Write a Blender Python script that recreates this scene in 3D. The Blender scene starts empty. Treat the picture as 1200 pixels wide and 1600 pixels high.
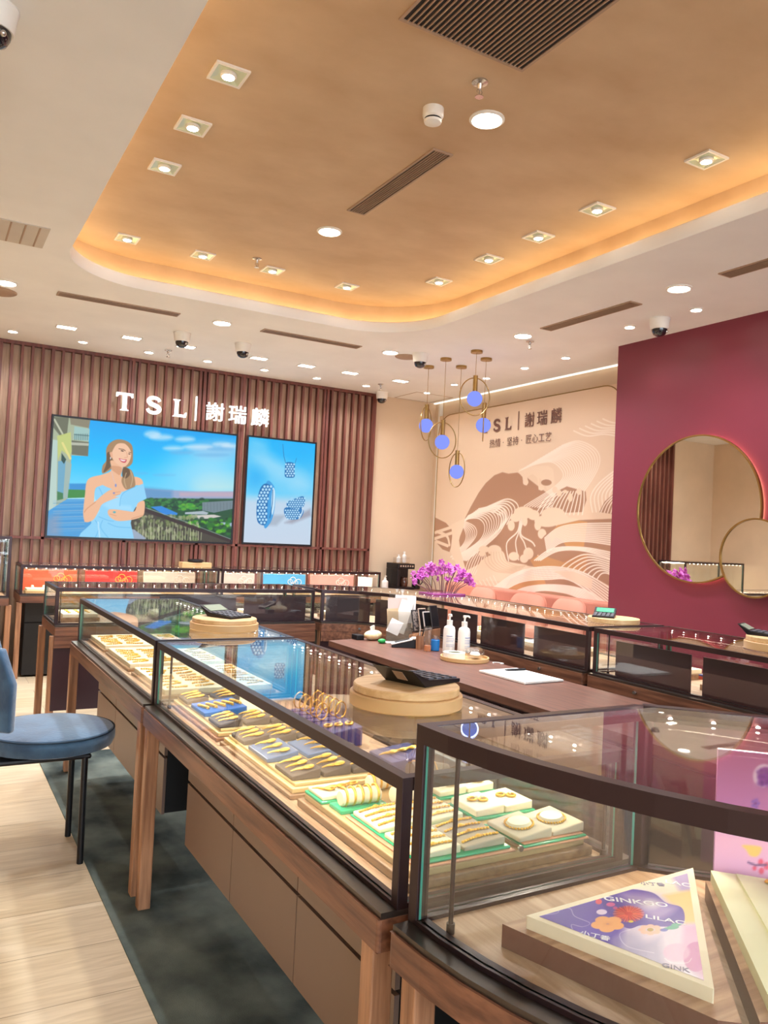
import bpy, math, random
import numpy as np
from mathutils import Matrix, Vector
random.seed(7)
PI = math.pi
SC = bpy.context.scene
COL = SC.collection

# ------------------------------------------------------------------ camera
cam_d = bpy.data.cameras.new('camera')
cam = bpy.data.objects.new('camera', cam_d)
COL.objects.link(cam)
r_ = (0.8661065459, -0.4975050931, 0.0484575431)
u_ = (-0.0560110095, -0.0002613672, 0.9984301169)
f_ = (0.4967114030, 0.8674610159, 0.0280921343)
cam.matrix_world = Matrix(((r_[0], u_[0], -f_[0], 0.0), (r_[1], u_[1], -f_[1], 0.0),
                           (r_[2], u_[2], -f_[2], 1.5), (0, 0, 0, 1)))
cam_d.sensor_fit = 'HORIZONTAL'
cam_d.sensor_width = 36.0
cam_d.lens = 1249.17 / 1200 * 36.0
cam_d.clip_start = 0.02
SC.camera = cam

# ------------------------------------------------------------------ world and exposure
EXPOSURE = 1.15
WORLD = 3.0
K = 1.9          # strength of the room's downlights
w = bpy.data.worlds.new('world')
SC.world = w
w.use_nodes = True
w.node_tree.nodes['Background'].inputs[0].default_value = (0.80, 0.90, 1.0, 1)
w.node_tree.nodes['Background'].inputs[1].default_value = WORLD
SC.view_settings.view_transform = 'Standard'
SC.view_settings.look = 'None'
SC.view_settings.gamma = 1
SC.view_settings.exposure = EXPOSURE
SC.view_settings.use_curve_mapping = False
SC.render.film_transparent = False
try:
    SC.cycles.max_bounces = 14
    SC.cycles.transparent_max_bounces = 32
    SC.cycles.glossy_bounces = 5
    SC.cycles.diffuse_bounces = 4
    SC.cycles.sample_clamp_indirect = 4
    SC.cycles.caustics_reflective = False
    SC.cycles.caustics_refractive = False
    SC.cycles.use_denoising = True
except Exception:
    pass


# ------------------------------------------------------------------ helpers
def lin(c):
    if isinstance(c, str):
        c = tuple(int(c[i:i + 2], 16) / 255 for i in (0, 2, 4))
    return tuple((x / 12.92 if x <= 0.04045 else ((x + 0.055) / 1.055) ** 2.4) for x in c)


MATS = {}


def mat(name, col, rough=0.5, metal=0.0, bump=0.0, bscale=40.0, var=0.0, vscale=5.0, stretch=(1, 1, 1), col2=None,
        spec=0.5, emis=0.0, sheen=0.0, coat=0.0, detail=4.0, ramp=(0.35, 0.65)):
    if name in MATS:
        return MATS[name]
    m = bpy.data.materials.new(name)
    m.use_nodes = True
    nt = m.node_tree
    b = nt.nodes['Principled BSDF']
    c = lin(col)
    b.inputs['Base Color'].default_value = (*c, 1)
    b.inputs['Roughness'].default_value = rough
    b.inputs['Metallic'].default_value = metal
    b.inputs['Specular IOR Level'].default_value = spec
    if sheen:
        b.inputs['Sheen Weight'].default_value = sheen
    if coat:
        b.inputs['Coat Weight'].default_value = coat
        b.inputs['Coat Roughness'].default_value = 0.1
    if emis:
        b.inputs['Emission Color'].default_value = (*c, 1)
        b.inputs['Emission Strength'].default_value = emis
    tc = nt.nodes.new('ShaderNodeTexCoord')
    mp = nt.nodes.new('ShaderNodeMapping')
    nt.links.new(tc.outputs['Object'], mp.inputs[0])
    mp.inputs['Scale'].default_value = stretch
    nz = nt.nodes.new('ShaderNodeTexNoise')
    nz.inputs['Scale'].default_value = vscale
    nz.inputs['Detail'].default_value = detail
    nt.links.new(mp.outputs[0], nz.inputs['Vector'])
    c2 = lin(col2) if col2 else tuple(x * (1 - max(var, 0.06)) for x in c)
    rp = nt.nodes.new('ShaderNodeValToRGB')
    rp.color_ramp.elements[0].position = ramp[0]
    rp.color_ramp.elements[1].position = ramp[1]
    rp.color_ramp.elements[0].color = (*c2, 1)
    rp.color_ramp.elements[1].color = (*c, 1)
    nt.links.new(nz.outputs['Fac'], rp.inputs[0])
    nt.links.new(rp.outputs[0], b.inputs['Base Color'])
    if bump:
        n2 = nt.nodes.new('ShaderNodeTexNoise')
        n2.inputs['Scale'].default_value = bscale
        nt.links.new(mp.outputs[0], n2.inputs['Vector'])
        bp = nt.nodes.new('ShaderNodeBump')
        bp.inputs['Strength'].default_value = bump
        bp.inputs['Distance'].default_value = 0.01
        nt.links.new(n2.outputs['Fac'], bp.inputs['Height'])
        nt.links.new(bp.outputs[0], b.inputs['Normal'])
    MATS[name] = m
    return m


def emit(name, col, s):
    if name in MATS:
        return MATS[name]
    m = bpy.data.materials.new(name)
    m.use_nodes = True
    nt = m.node_tree
    nt.nodes.clear()
    o = nt.nodes.new('ShaderNodeOutputMaterial')
    e = nt.nodes.new('ShaderNodeEmission')
    e.inputs[0].default_value = (*lin(col), 1)
    e.inputs[1].default_value = s
    nt.links.new(e.outputs[0], o.inputs[0])
    MATS[name] = m
    return m


def glass(name, tint=(0.97, 0.985, 0.98), r0=0.045, rough=0.0, gloss=(1, 1, 1)):
    """thin pane: fresnel mix of clear transmission and mirror reflection"""
    if name in MATS:
        return MATS[name]
    m = bpy.data.materials.new(name)
    m.use_nodes = True
    nt = m.node_tree
    nt.nodes.clear()
    N = nt.nodes.new
    out = N('ShaderNodeOutputMaterial')
    geo = N('ShaderNodeNewGeometry')
    dot = N('ShaderNodeVectorMath'); dot.operation = 'DOT_PRODUCT'
    nt.links.new(geo.outputs['Normal'], dot.inputs[0])
    nt.links.new(geo.outputs['Incoming'], dot.inputs[1])
    ab = N('ShaderNodeMath'); ab.operation = 'ABSOLUTE'
    nt.links.new(dot.outputs['Value'], ab.inputs[0])
    om = N('ShaderNodeMath'); om.operation = 'SUBTRACT'; om.inputs[0].default_value = 1
    nt.links.new(ab.outputs[0], om.inputs[1])
    pw = N('ShaderNodeMath'); pw.operation = 'POWER'; pw.inputs[1].default_value = 5
    nt.links.new(om.outputs[0], pw.inputs[0])
    ma = N('ShaderNodeMath'); ma.operation = 'MULTIPLY_ADD'
    ma.inputs[1].default_value = 1 - r0; ma.inputs[2].default_value = r0; ma.use_clamp = True
    nt.links.new(pw.outputs[0], ma.inputs[0])
    tr = N('ShaderNodeBsdfTransparent'); tr.inputs[0].default_value = (*tint, 1)
    gl = N('ShaderNodeBsdfGlossy'); gl.inputs['Roughness'].default_value = rough
    gl.inputs[0].default_value = (*gloss, 1)
    mx = N('ShaderNodeMixShader')
    nt.links.new(ma.outputs[0], mx.inputs[0])
    nt.links.new(tr.outputs[0], mx.inputs[1])
    nt.links.new(gl.outputs[0], mx.inputs[2])
    nt.links.new(mx.outputs[0], out.inputs[0])
    MATS[name] = m
    return m


def plank_mat(name, c1, c2, seam, width, length, along='x'):
    m = bpy.data.materials.new(name)
    m.use_nodes = True
    nt = m.node_tree
    b = nt.nodes['Principled BSDF']
    N = nt.nodes.new
    tc = N('ShaderNodeTexCoord'); mp = N('ShaderNodeMapping')
    nt.links.new(tc.outputs['Object'], mp.inputs[0])
    mp.inputs['Location'].default_value = (0.3, -2.643 + 0.0, 0)
    br = N('ShaderNodeTexBrick')
    br.offset = 0.37
    br.inputs['Scale'].default_value = 1
    br.inputs['Brick Width'].default_value = length
    br.inputs['Row Height'].default_value = width
    br.inputs['Mortar Size'].default_value = 0.0018
    br.inputs['Mortar Smooth'].default_value = 0.2
    br.inputs['Color1'].default_value = (*lin(c1), 1)
    br.inputs['Color2'].default_value = (*lin(c2), 1)
    br.inputs['Mortar'].default_value = (*lin(seam), 1)
    nt.links.new(mp.outputs[0], br.inputs['Vector'])
    m2 = N('ShaderNodeMapping'); m2.inputs['Scale'].default_value = (1.2, 14, 1)
    nt.links.new(tc.outputs['Object'], m2.inputs[0])
    nz = N('ShaderNodeTexNoise'); nz.inputs['Scale'].default_value = 3; nz.inputs['Detail'].default_value = 8
    nz.inputs['Distortion'].default_value = 1.2
    nt.links.new(m2.outputs[0], nz.inputs['Vector'])
    rp = N('ShaderNodeValToRGB')
    rp.color_ramp.elements[0].position = 0.3; rp.color_ramp.elements[1].position = 0.7
    rp.color_ramp.elements[0].color = (0.78, 0.74, 0.68, 1); rp.color_ramp.elements[1].color = (1, 1, 1, 1)
    nt.links.new(nz.outputs['Fac'], rp.inputs[0])
    mx = N('ShaderNodeMix'); mx.data_type = 'RGBA'; mx.blend_type = 'MULTIPLY'
    mx.inputs[0].default_value = 1
    nt.links.new(br.outputs['Color'], mx.inputs[6])
    nt.links.new(rp.outputs[0], mx.inputs[7])
    nt.links.new(mx.outputs[2], b.inputs['Base Color'])
    b.inputs['Roughness'].default_value = 0.34
    return m


def wood(name, c1, c2, axis='y', rough=0.4, scale=1.0, coat=0.0):
    st = {'x': (1.5, 22, 22), 'y': (22, 1.5, 22), 'z': (22, 22, 1.5)}[axis]
    return mat(name, c1, rough, var=0.3, vscale=2.2 * scale, stretch=st, col2=c2, bump=0.08, bscale=8, detail=7, coat=coat)


class MB:
    def __init__(s):
        s.v = []; s.f = []; s.sm = []; s.mi = []

    def add(s, vs, fs, smooth=False, mi=0):
        o = len(s.v)
        s.v += [tuple(p) for p in vs]
        for f in fs:
            s.f.append(tuple(i + o for i in f)); s.sm.append(smooth); s.mi.append(mi)
        return s

    def box(s, x0, x1, y0, y1, z0, z1, mi=0):
        vs = [(x, y, z) for z in (z0, z1) for y in (y0, y1) for x in (x0, x1)]
        fs = [(0, 2, 3, 1), (4, 5, 7, 6), (0, 1, 5, 4), (2, 6, 7, 3), (0, 4, 6, 2), (1, 3, 7, 5)]
        return s.add(vs, fs, mi=mi)

    def obox(s, c, size, M=None, mi=0):
        hx, hy, hz = [q / 2 for q in size]
        vs = [(x, y, z) for z in (-hz, hz) for y in (-hy, hy) for x in (-hx, hx)]
        if M is not None:
            vs = [M @ Vector(p) for p in vs]
        vs = [(p[0] + c[0], p[1] + c[1], p[2] + c[2]) for p in vs]
        fs = [(0, 2, 3, 1), (4, 5, 7, 6), (0, 1, 5, 4), (2, 6, 7, 3), (0, 4, 6, 2), (1, 3, 7, 5)]
        return s.add(vs, fs, mi=mi)

    def prism(s, poly, z0, z1, mi=0, mi_side=None):
        a = sum(poly[i][0] * poly[(i + 1) % len(poly)][1] - poly[(i + 1) % len(poly)][0] * poly[i][1] for i in range(len(poly)))
        if a < 0:
            poly = poly[::-1]
        n = len(poly)
        vs = [(p[0], p[1], z0) for p in poly] + [(p[0], p[1], z1) for p in poly]
        s.add(vs, [tuple(range(n - 1, -1, -1)), tuple(range(n, 2 * n))], mi=mi)
        s.add(vs, [(i, (i + 1) % n, n + (i + 1) % n, n + i) for i in range(n)], mi=mi if mi_side is None else mi_side)
        return s

    def slab(s, A, B, z0, z1, mi=0, mi_side=None):
        """strip between two paths with the same number of points"""
        n = len(A)
        ms = mi if mi_side is None else mi_side
        vs = [(p[0], p[1], z0) for p in A] + [(p[0], p[1], z0) for p in B] + \
             [(p[0], p[1], z1) for p in A] + [(p[0], p[1], z1) for p in B]
        ax, bx = A[0], A[1]; cx = B[0]
        cr = (bx[0] - ax[0]) * (cx[1] - ax[1]) - (bx[1] - ax[1]) * (cx[0] - ax[0])
        def F(t): return t if cr > 0 else t[::-1]
        top = [F((2 * n + i, 2 * n + i + 1, 3 * n + i + 1, 3 * n + i)) for i in range(n - 1)]
        bot = [F((i, n + i, n + i + 1, i + 1)) for i in range(n - 1)]
        sd = [F((i, i + 1, 2 * n + i + 1, 2 * n + i)) for i in range(n - 1)] + \
             [F((n + i + 1, n + i, 3 * n + i, 3 * n + i + 1)) for i in range(n - 1)] + \
             [F((n, 0, 2 * n, 3 * n)), F((n - 1, 2 * n - 1, 4 * n - 1, 3 * n - 1))]
        s.add(vs, top + bot, mi=mi)
        s.add(vs, sd, mi=ms)
        return s

    def lathe(s, prof, c=(0, 0, 0), n=24, M=None, smooth=True, arc=None, mi=0):
        def ringv(r, z):
            vs = [Vector((r * math.cos(2 * PI * k / n), r * math.sin(2 * PI * k / n), z)) for k in range(n)]
            if M is not None:
                vs = [M @ p for p in vs]
            return [(p[0] + c[0], p[1] + c[1], p[2] + c[2]) for p in vs]
        m = len(prof)
        # runs of gently turning profile share vertices, sharp corners are split
        runs = [[0]]
        for j in range(1, m):
            runs[-1].append(j)
            if j < m - 1:
                a = math.atan2(prof[j][1] - prof[j - 1][1], prof[j][0] - prof[j - 1][0])
                b = math.atan2(prof[j + 1][1] - prof[j][1], prof[j + 1][0] - prof[j][0])
                d = abs((b - a + PI) % (2 * PI) - PI)
                if d > 0.62:
                    runs.append([j])
        for run in runs:
            vs = []
            for j in run:
                vs += ringv(*prof[j])
            fs = []
            for j in range(len(run) - 1):
                for k in range(n):
                    k2 = (k + 1) % n
                    fs.append((j * n + k, j * n + k2, (j + 1) * n + k2, (j + 1) * n + k))
            s.add(vs, fs, smooth, mi)
        if prof[0] != prof[-1]:
            s.add(ringv(*prof[0]), [tuple(range(n - 1, -1, -1))], False, mi)
            s.add(ringv(*prof[-1]), [tuple(range(n))], False, mi)
        return s

    def cyl(s, c, r, h, n=24, r2=None, bev=0.0, M=None, smooth=True, mi=0):
        r2 = r if r2 is None else r2
        if bev:
            pr = [(r - bev, 0), (r, bev), (r2, h - bev), (r2 - bev, h)]
        else:
            pr = [(r, 0), (r2, h)]
        return s.lathe(pr, c, n, M, smooth, mi=mi)

    def tube(s, pts, r, n=8, closed=False, rs=None, mi=0):
        pts = [Vector(p) for p in pts]
        m = len(pts)
        vs = []
        up = None
        for i, p in enumerate(pts):
            if closed:
                t = pts[(i + 1) % m] - pts[i - 1]
            else:
                t = pts[min(i + 1, m - 1)] - pts[max(i - 1, 0)]
            t.normalize()
            if up is None:
                up = Vector((0, 0, 1)) if abs(t.z) < 0.9 else Vector((1, 0, 0))
            x = t.cross(up)
            if x.length < 1e-5:
                x = t.cross(Vector((0, 1, 0)))
            x.normalize(); y = x.cross(t); up = y
            rr = rs[i] if rs else r
            for k in range(n):
                a = 2 * PI * k / n
                vs.append(p + x * (rr * math.cos(a)) + y * (rr * math.sin(a)))
        fs = []
        for i in range(m if closed else m - 1):
            i2 = (i + 1) % m
            for k in range(n):
                k2 = (k + 1) % n
                fs.append((i * n + k2, i * n + k, i2 * n + k, i2 * n + k2))
        s.add(vs, fs, True, mi)
        if not closed:
            s.add(vs, [tuple(range(n)), tuple(range(m * n - 1, (m - 1) * n - 1, -1))], False, mi)
        return s

    def ell(s, c, r, n=12, m=8, M=None, mi=0):
        if not isinstance(r, (tuple, list)):
            r = (r, r, r)
        vs = []
        for j in range(m + 1):
            th = PI * j / m
            for k in range(n):
                a = 2 * PI * k / n
                vs.append(Vector((r[0] * math.sin(th) * math.cos(a), r[1] * math.sin(th) * math.sin(a), r[2] * math.cos(th))))
        if M is not None:
            vs = [M @ p for p in vs]
        vs = [(p[0] + c[0], p[1] + c[1], p[2] + c[2]) for p in vs]
        fs = []
        for j in range(m):
            for k in range(n):
                k2 = (k + 1) % n
                fs.append((j * n + k, (j + 1) * n + k, (j + 1) * n + k2, j * n + k2))
        return s.add(vs, fs, True, mi)

    def ring(s, c, R, r, M=None, n=28, m=8, ry=None, mi=0):
        ry = R if ry is None else ry
        pts = []
        for k in range(n):
            a = 2 * PI * k / n
            p = Vector((R * math.cos(a), ry * math.sin(a), 0))
            if M is not None:
                p = M @ p
            pts.append(p + Vector(c))
        return s.tube(pts, r, m, closed=True, mi=mi)

    def build(s, name, m, parent=None, loc=None, bevel=0.0, segs=2, kind=None, label=None):
        me = bpy.data.meshes.new(name)
        me.from_pydata(s.v, [], s.f)
        ms = m if isinstance(m, (list, tuple)) else [m]
        for q in ms:
            me.materials.append(q)
        me.polygons.foreach_set('use_smooth', s.sm)
        me.polygons.foreach_set('material_index', s.mi)
        me.update()
        o = bpy.data.objects.new(name, me)
        COL.objects.link(o)
        if loc:
            o.location = loc
        if parent is not None:
            o.parent = parent
        if bevel:
            b = o.modifiers.new('bevel', 'BEVEL')
            b.width = bevel; b.segments = segs; b.limit_method = 'ANGLE'; b.angle_limit = math.radians(40)
        if kind:
            o['kind'] = kind
        if label:
            o['label'] = label
        return o


def rot(ax, deg):
    return Matrix.Rotation(math.radians(deg), 3, ax)


def tag(o, label, cat, group=None):
    o['label'] = label; o['category'] = cat
    if group:
        o['group'] = group
    return o


def thing(name, label, cat, loc=(0, 0, 0), rz=0.0, group=None):
    o = bpy.data.objects.new(name, None)
    o.empty_display_size = 0.05
    COL.objects.link(o)
    o.location = loc; o.rotation_euler = (0, 0, math.radians(rz))
    return tag(o, label, cat, group)


KIDS = {}


def dup(root, loc, rz=0.0, label=None, group=None, rot3=None):
    r = root.copy(); COL.objects.link(r)
    r.location = loc
    r.rotation_euler = rot3 if rot3 else (0, 0, math.radians(rz))
    if label:
        r['label'] = label
    if group:
        r['group'] = group
    elif 'group' in r and group == '':
        del r['group']

    def rec(a, b):
        for ch in [o for o in KIDLIST() if o.parent == a]:
            c = ch.copy(); COL.objects.link(c); c.parent = b
            rec(ch, c)
    rec(root, r)
    return r


def KIDLIST():
    return list(COL.objects)


def children(a):
    return [o for o in COL.objects if o.parent == a]


def struct(name, mb, m, **k):
    return mb.build(name, m, kind='structure', **k)


def light(name, kind, loc, energy, col='FFE2BE', parent=None, rotm=None, **k):
    d = bpy.data.lights.new(name, kind)
    d.energy = energy
    d.color = lin(col)
    for a, b in k.items():
        setattr(d, a, b)
    o = bpy.data.objects.new(name, d)
    COL.objects.link(o)
    o.location = loc
    if rotm is not None:
        o.rotation_euler = rotm
    if parent is not None:
        o.parent = parent
    return o


def text_mesh(s, size, m, name, parent, M, extrude=0.0005, offset=0.0, align='LEFT', sx=1.0):
    cu = bpy.data.curves.new('txt', 'FONT')
    cu.body = s; cu.size = size; cu.extrude = extrude; cu.offset = offset; cu.align_x = align
    cu.resolution_u = 3
    t = bpy.data.objects.new('txt', cu)
    COL.objects.link(t)
    bpy.context.view_layer.update()
    dg = bpy.context.evaluated_depsgraph_get()
    me = bpy.data.meshes.new_from_object(t.evaluated_get(dg))
    bpy.data.objects.remove(t)
    me.transform(M @ Matrix.Diagonal((sx, 1, 1, 1)))
    me.materials.clear(); me.materials.append(m)
    o = bpy.data.objects.new(name, me)
    COL.objects.link(o)
    if parent is not None:
        o.parent = parent
    return o


def frame4(X, Y, O):
    X = Vector(X).normalized(); Y = Vector(Y).normalized(); Z = X.cross(Y)
    return Matrix(((X[0], Y[0], Z[0], O[0]), (X[1], Y[1], Z[1], O[1]), (X[2], Y[2], Z[2], O[2]), (0, 0, 0, 1)))


# ------------------------------------------------------------------ painter for printed / screen surfaces
def homog(src, dst):
    A = []
    for (x, y), (u, v) in zip(src, dst):
        A.append([x, y, 1, 0, 0, 0, -u * x, -u * y, -u]); A.append([0, 0, 0, x, y, 1, -v * x, -v * y, -v])
    _, _, vt = np.linalg.svd(np.array(A, float))
    return vt[-1].reshape(3, 3)


def spline(P, n=8, closed=False):
    P = [np.array(p, float) for p in P]
    m = len(P); out = []
    for i in range(m if closed else m - 1):
        p1, p2 = P[i], P[(i + 1) % m]
        p0 = P[i - 1] if (i > 0 or closed) else p1
        p3 = P[(i + 2) % m] if (i + 2 < m or closed) else p2
        for k in range(n):
            t = k / n
            out.append(0.5 * ((2 * p1) + (-p0 + p2) * t + (2 * p0 - 5 * p1 + 4 * p2 - p3) * t * t + (-p0 + 3 * p1 - 3 * p2 + p3) * t ** 3))
    if not closed:
        out.append(P[-1])
    return [tuple(p) for p in out]


class Pic:
    def __init__(s, w, h, quad=None, bg='FFFFFF'):
        s.w, s.h = w, h
        s.a = np.zeros((h, w, 3)); s.a[:] = [int(bg[i:i + 2], 16) / 255 for i in (0, 2, 4)]
        s.H = homog(quad, [(0, 0), (w, 0), (w, h), (0, h)]) if quad else np.eye(3)
        s.rng = np.random.RandomState(3)

    def T(s, pts, o=None):
        P = np.array(pts, float)
        if o:
            P = P / o[2] + np.array([o[0], o[1]])
        q = np.c_[P, np.ones(len(P))] @ s.H.T
        return q[:, :2] / q[:, 2:]

    @staticmethod
    def c(col):
        return np.array([int(col[i:i + 2], 16) / 255 for i in (0, 2, 4)])

    def win(s, P, pad):
        x0 = max(0, int(P[:, 0].min() - pad)); x1 = min(s.w, int(P[:, 0].max() + pad) + 2)
        y0 = max(0, int(P[:, 1].min() - pad)); y1 = min(s.h, int(P[:, 1].max() + pad) + 2)
        return x0, x1, y0, y1

    def seg(s, P, X, Y, closed):
        d = np.full(X.shape, 1e9)
        n = len(P)
        for i in range(n if closed else n - 1):
            a, b = P[i], P[(i + 1) % n]
            v = b - a; L = v @ v + 1e-12
            t = np.clip(((X - a[0]) * v[0] + (Y - a[1]) * v[1]) / L, 0, 1)
            d = np.minimum(d, (X - a[0] - t * v[0]) ** 2 + (Y - a[1] - t * v[1]) ** 2)
        return np.sqrt(d)

    def mask(s, P, soft=0.7):
        x0, x1, y0, y1 = s.win(P, soft + 1)
        if x1 <= x0 or y1 <= y0:
            return None
        Y, X = np.mgrid[y0:y1, x0:x1] + 0.5
        ins = np.zeros(X.shape, bool)
        n = len(P)
        for i in range(n):
            a, b = P[i], P[(i + 1) % n]
            c = ((a[1] > Y) != (b[1] > Y)) & (X < (b[0] - a[0]) * (Y - a[1]) / (b[1] - a[1] + 1e-12) + a[0])
            ins ^= c
        d = s.seg(P, X, Y, True)
        sd = np.where(ins, d, -d)
        return (x0, x1, y0, y1), np.clip(sd / (2 * soft) + 0.5, 0, 1)

    def poly(s, pts, col, a=1.0, o=None, sm=False, soft=0.7):
        if sm:
            pts = spline(pts, 6, True)
        m = s.mask(s.T(pts, o), soft)
        if m is None:
            return
        (x0, x1, y0, y1), k = m
        k = (k * a)[..., None]
        s.a[y0:y1, x0:x1] = s.a[y0:y1, x0:x1] * (1 - k) + s.c(col) * k

    def ell(s, cx, cy, rx, ry, col, a=1.0, o=None, rot=0, soft=0.7):
        t = np.linspace(0, 2 * PI, 22, endpoint=False)
        c, q = math.cos(rot), math.sin(rot)
        s.poly([(cx + rx * math.cos(k) * c - ry * math.sin(k) * q, cy + rx * math.cos(k) * q + ry * math.sin(k) * c) for k in t], col, a, o, soft=soft)

    def line(s, pts, wd, col, a=1.0, o=None, sm=False, closed=False):
        if sm:
            pts = spline(pts, 6, closed)
        P = s.T(pts, o)
        x0, x1, y0, y1 = s.win(P, wd + 2)
        if x1 <= x0 or y1 <= y0:
            return
        Y, X = np.mgrid[y0:y1, x0:x1] + 0.5
        d = s.seg(P, X, Y, closed)
        k = (np.clip(wd / 2 - d + 0.5, 0, 1) * a)[..., None]
        s.a[y0:y1, x0:x1] = s.a[y0:y1, x0:x1] * (1 - k) + s.c(col) * k

    def vgrad(s, stops):
        ys = np.linspace(0, 1, s.h)
        cs = np.array([s.c(c) for _, c in stops]); ps = [p for p, _ in stops]
        g = np.stack([np.interp(ys, ps, cs[:, i]) for i in range(3)], 1)
        s.a[:] = g[:, None, :]

    def noise(s, n, x0, x1, y0, y1, col, r, a, o=None, flat=1.0):
        for _ in range(n):
            x = s.rng.uniform(x0, x1); y = s.rng.uniform(y0, y1)
            q = s.rng.uniform(0.5, 1) * r
            s.ell(x, y, q, q * flat, col if isinstance(col, str) else col[s.rng.randint(len(col))], a, o, soft=1.2)

    def mesh(s, name, corner, U, V, m, parent=None, keep=None):
        """grid of colours; corner = top-left, U = along the width, V = down the height"""
        w, h = s.w, s.h
        a = np.clip(s.a, 0, 1)
        L = np.where(a <= 0.04045, a / 12.92, ((a + 0.055) / 1.055) ** 2.4)
        C, U, V = (np.array(q, float) for q in (corner, U, V))
        gx = np.linspace(0, 1, w); gy = np.linspace(0, 1, h)
        XX, YY = np.meshgrid(gx, gy)
        co = C + XX[..., None] * U + YY[..., None] * V
        idx = np.arange(w * h).reshape(h, w)
        q = np.stack([idx[1:, :-1], idx[1:, 1:], idx[:-1, 1:], idx[:-1, :-1]], -1).reshape(-1, 4)
        if keep is not None:
            kk = keep((XX[1:, 1:] + XX[:-1, :-1]) / 2, (YY[1:, 1:] + YY[:-1, :-1]) / 2).reshape(-1)
            q = q[kk]
        me = bpy.data.meshes.new(name)
        me.vertices.add(w * h); me.vertices.foreach_set('co', co.reshape(-1))
        me.loops.add(q.size); me.loops.foreach_set('vertex_index', q.reshape(-1).astype(np.int32))
        me.polygons.add(len(q)); me.polygons.foreach_set('loop_start', np.arange(0, q.size, 4, dtype=np.int32))
        try:
            me.polygons.foreach_set('loop_total', np.full(len(q), 4, dtype=np.int32))
        except Exception:
            pass
        at = me.color_attributes.new('print', 'FLOAT_COLOR', 'POINT')
        at.data.foreach_set('color', np.c_[L.reshape(-1, 3), np.ones(w * h)].reshape(-1))
        me.update(); me.validate()
        me.materials.append(m)
        ob = bpy.data.objects.new(name, me)
        COL.objects.link(ob)
        if parent is not None:
            ob.parent = parent
        return ob


def print_mat(name, emission=0.0, rough=0.5):
    m = bpy.data.materials.new(name); m.use_nodes = True
    nt = m.node_tree; b = nt.nodes['Principled BSDF']
    at = nt.nodes.new('ShaderNodeAttribute'); at.attribute_name = 'print'
    if emission:
        b.inputs['Base Color'].default_value = (0.01, 0.01, 0.01, 1)
        nt.links.new(at.outputs['Color'], b.inputs['Emission Color'])
        b.inputs['Emission Strength'].default_value = emission
        b.inputs['Roughness'].default_value = 0.35
        b.inputs['Specular IOR Level'].default_value = 0.15
    else:
        nt.links.new(at.outputs['Color'], b.inputs['Base Color'])
        b.inputs['Roughness'].default_value = rough
        b.inputs['Specular IOR Level'].default_value = 0.25
    return m


# ------------------------------------------------------------------ materials
M_ceil = mat('ceiling_paint', 'F4F4F2', 0.85, var=0.02, vscale=2)
M_gold = mat('gold_plaster', 'D2B592', 0.6, col2='BF9F7B', vscale=2.2, stretch=(1.1, 1.5, 1), detail=10, bump=0.12, bscale=12, ramp=(0.3, 0.72))
M_beige = mat('beige_paint', 'DFC6A8', 0.8, var=0.03, vscale=2)
M_red = mat('wine_red_paint', '7E2E3E', 0.42, var=0.06, vscale=1.5)
M_floor = plank_mat('pale_oak_planks', 'E6D3B4', 'DCC6A3', 'A08A6C', 0.327, 1.9)
M_carpet = mat('dark_carpet', '828C80', 0.95, col2='2C3836', vscale=3.2, stretch=(1, 0.8, 1), detail=8, bump=0.4, bscale=300, ramp=(0.38, 0.72))
M_frame = mat('dark_bronze', '3A2A2C', 0.32, metal=0.6, var=0.05)
M_black = mat('black_metal', '17161A', 0.35, metal=0.3, var=0.05)
M_base = mat('brushed_grey_metal', '5B524C', 0.28, metal=0.8, var=0.05)
M_wood = wood('walnut_veneer_y', '8C5E46', '5E3A2B', 'y', 0.36)
M_woodx = wood('walnut_veneer_x', '8C5E46', '5E3A2B', 'x', 0.36)
M_woodz = wood('walnut_veneer_z', 'BC8A66', '8A5F43', 'z', 0.36)
M_deck = wood('display_oak', 'C2A183', '9E7A5C', 'y', 0.5)
M_taupe = mat('taupe_lacquer', '8A7264', 0.38, var=0.05, vscale=1.5)
M_dark = mat('recess_black', '100E0F', 0.6, var=0.05)
M_backp = mat('plum_brown_panel', '3A2226', 0.35, var=0.1)
M_glass = glass('clear_glass')
M_edge = mat('green_glass_edge', '4FA08C', 0.15, var=0.05)
M_gild = mat('polished_gold', 'F6BE50', 0.3, metal=0.8, var=0.08)
M_goldm = mat('brass', 'A98750', 0.28, metal=0.9, var=0.05)
M_slat = wood('slat_brown', '7A4438', '5E3029', 'z', 0.45)
M_back = wood('slat_backing', 'B8957A', '98765C', 'z', 0.5)
M_white = mat('white_plastic', 'EDE8DF', 0.4, var=0.02)
M_grille = mat('grille_metal', 'AE927A', 0.5, var=0.05)
M_dgrille = mat('grille_recess', '2A211D', 0.8, var=0.05)
M_lamp = emit('lamp_white', 'FFF4E4', 22)
M_refl = mat('lamp_reflector', 'DDE6C8', 0.25, metal=0.3, var=0.03)
M_led = emit('led_bead', 'FFF1DC', 28)
M_cove = emit('cove_led', 'FFDCA6', 8.5)
M_velvet = mat('blue_velvet', '3F6585', 0.85, col2='24425E', vscale=6, sheen=0.6, bump=0.15, bscale=60)
M_cream = mat('cream_leather', 'F1E3C4', 0.55, var=0.03)
M_creamd = mat('sand_board', 'BFA274', 0.45, var=0.1)
M_greyv = mat('grey_suede', '574B43', 0.8, var=0.08)
M_bluev = mat('blue_satin', '1558A8', 0.45, var=0.1)
M_nblue = mat('indigo_velvet', '242C70', 0.7, var=0.1)
M_slate = mat('slate_blue_satin', '4F6A94', 0.35, var=0.1)
M_green = mat('green_acrylic', '0FB283', 0.2, var=0.06)
M_pinkb = mat('salmon_board', 'D99C7E', 0.6, var=0.05)
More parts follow.
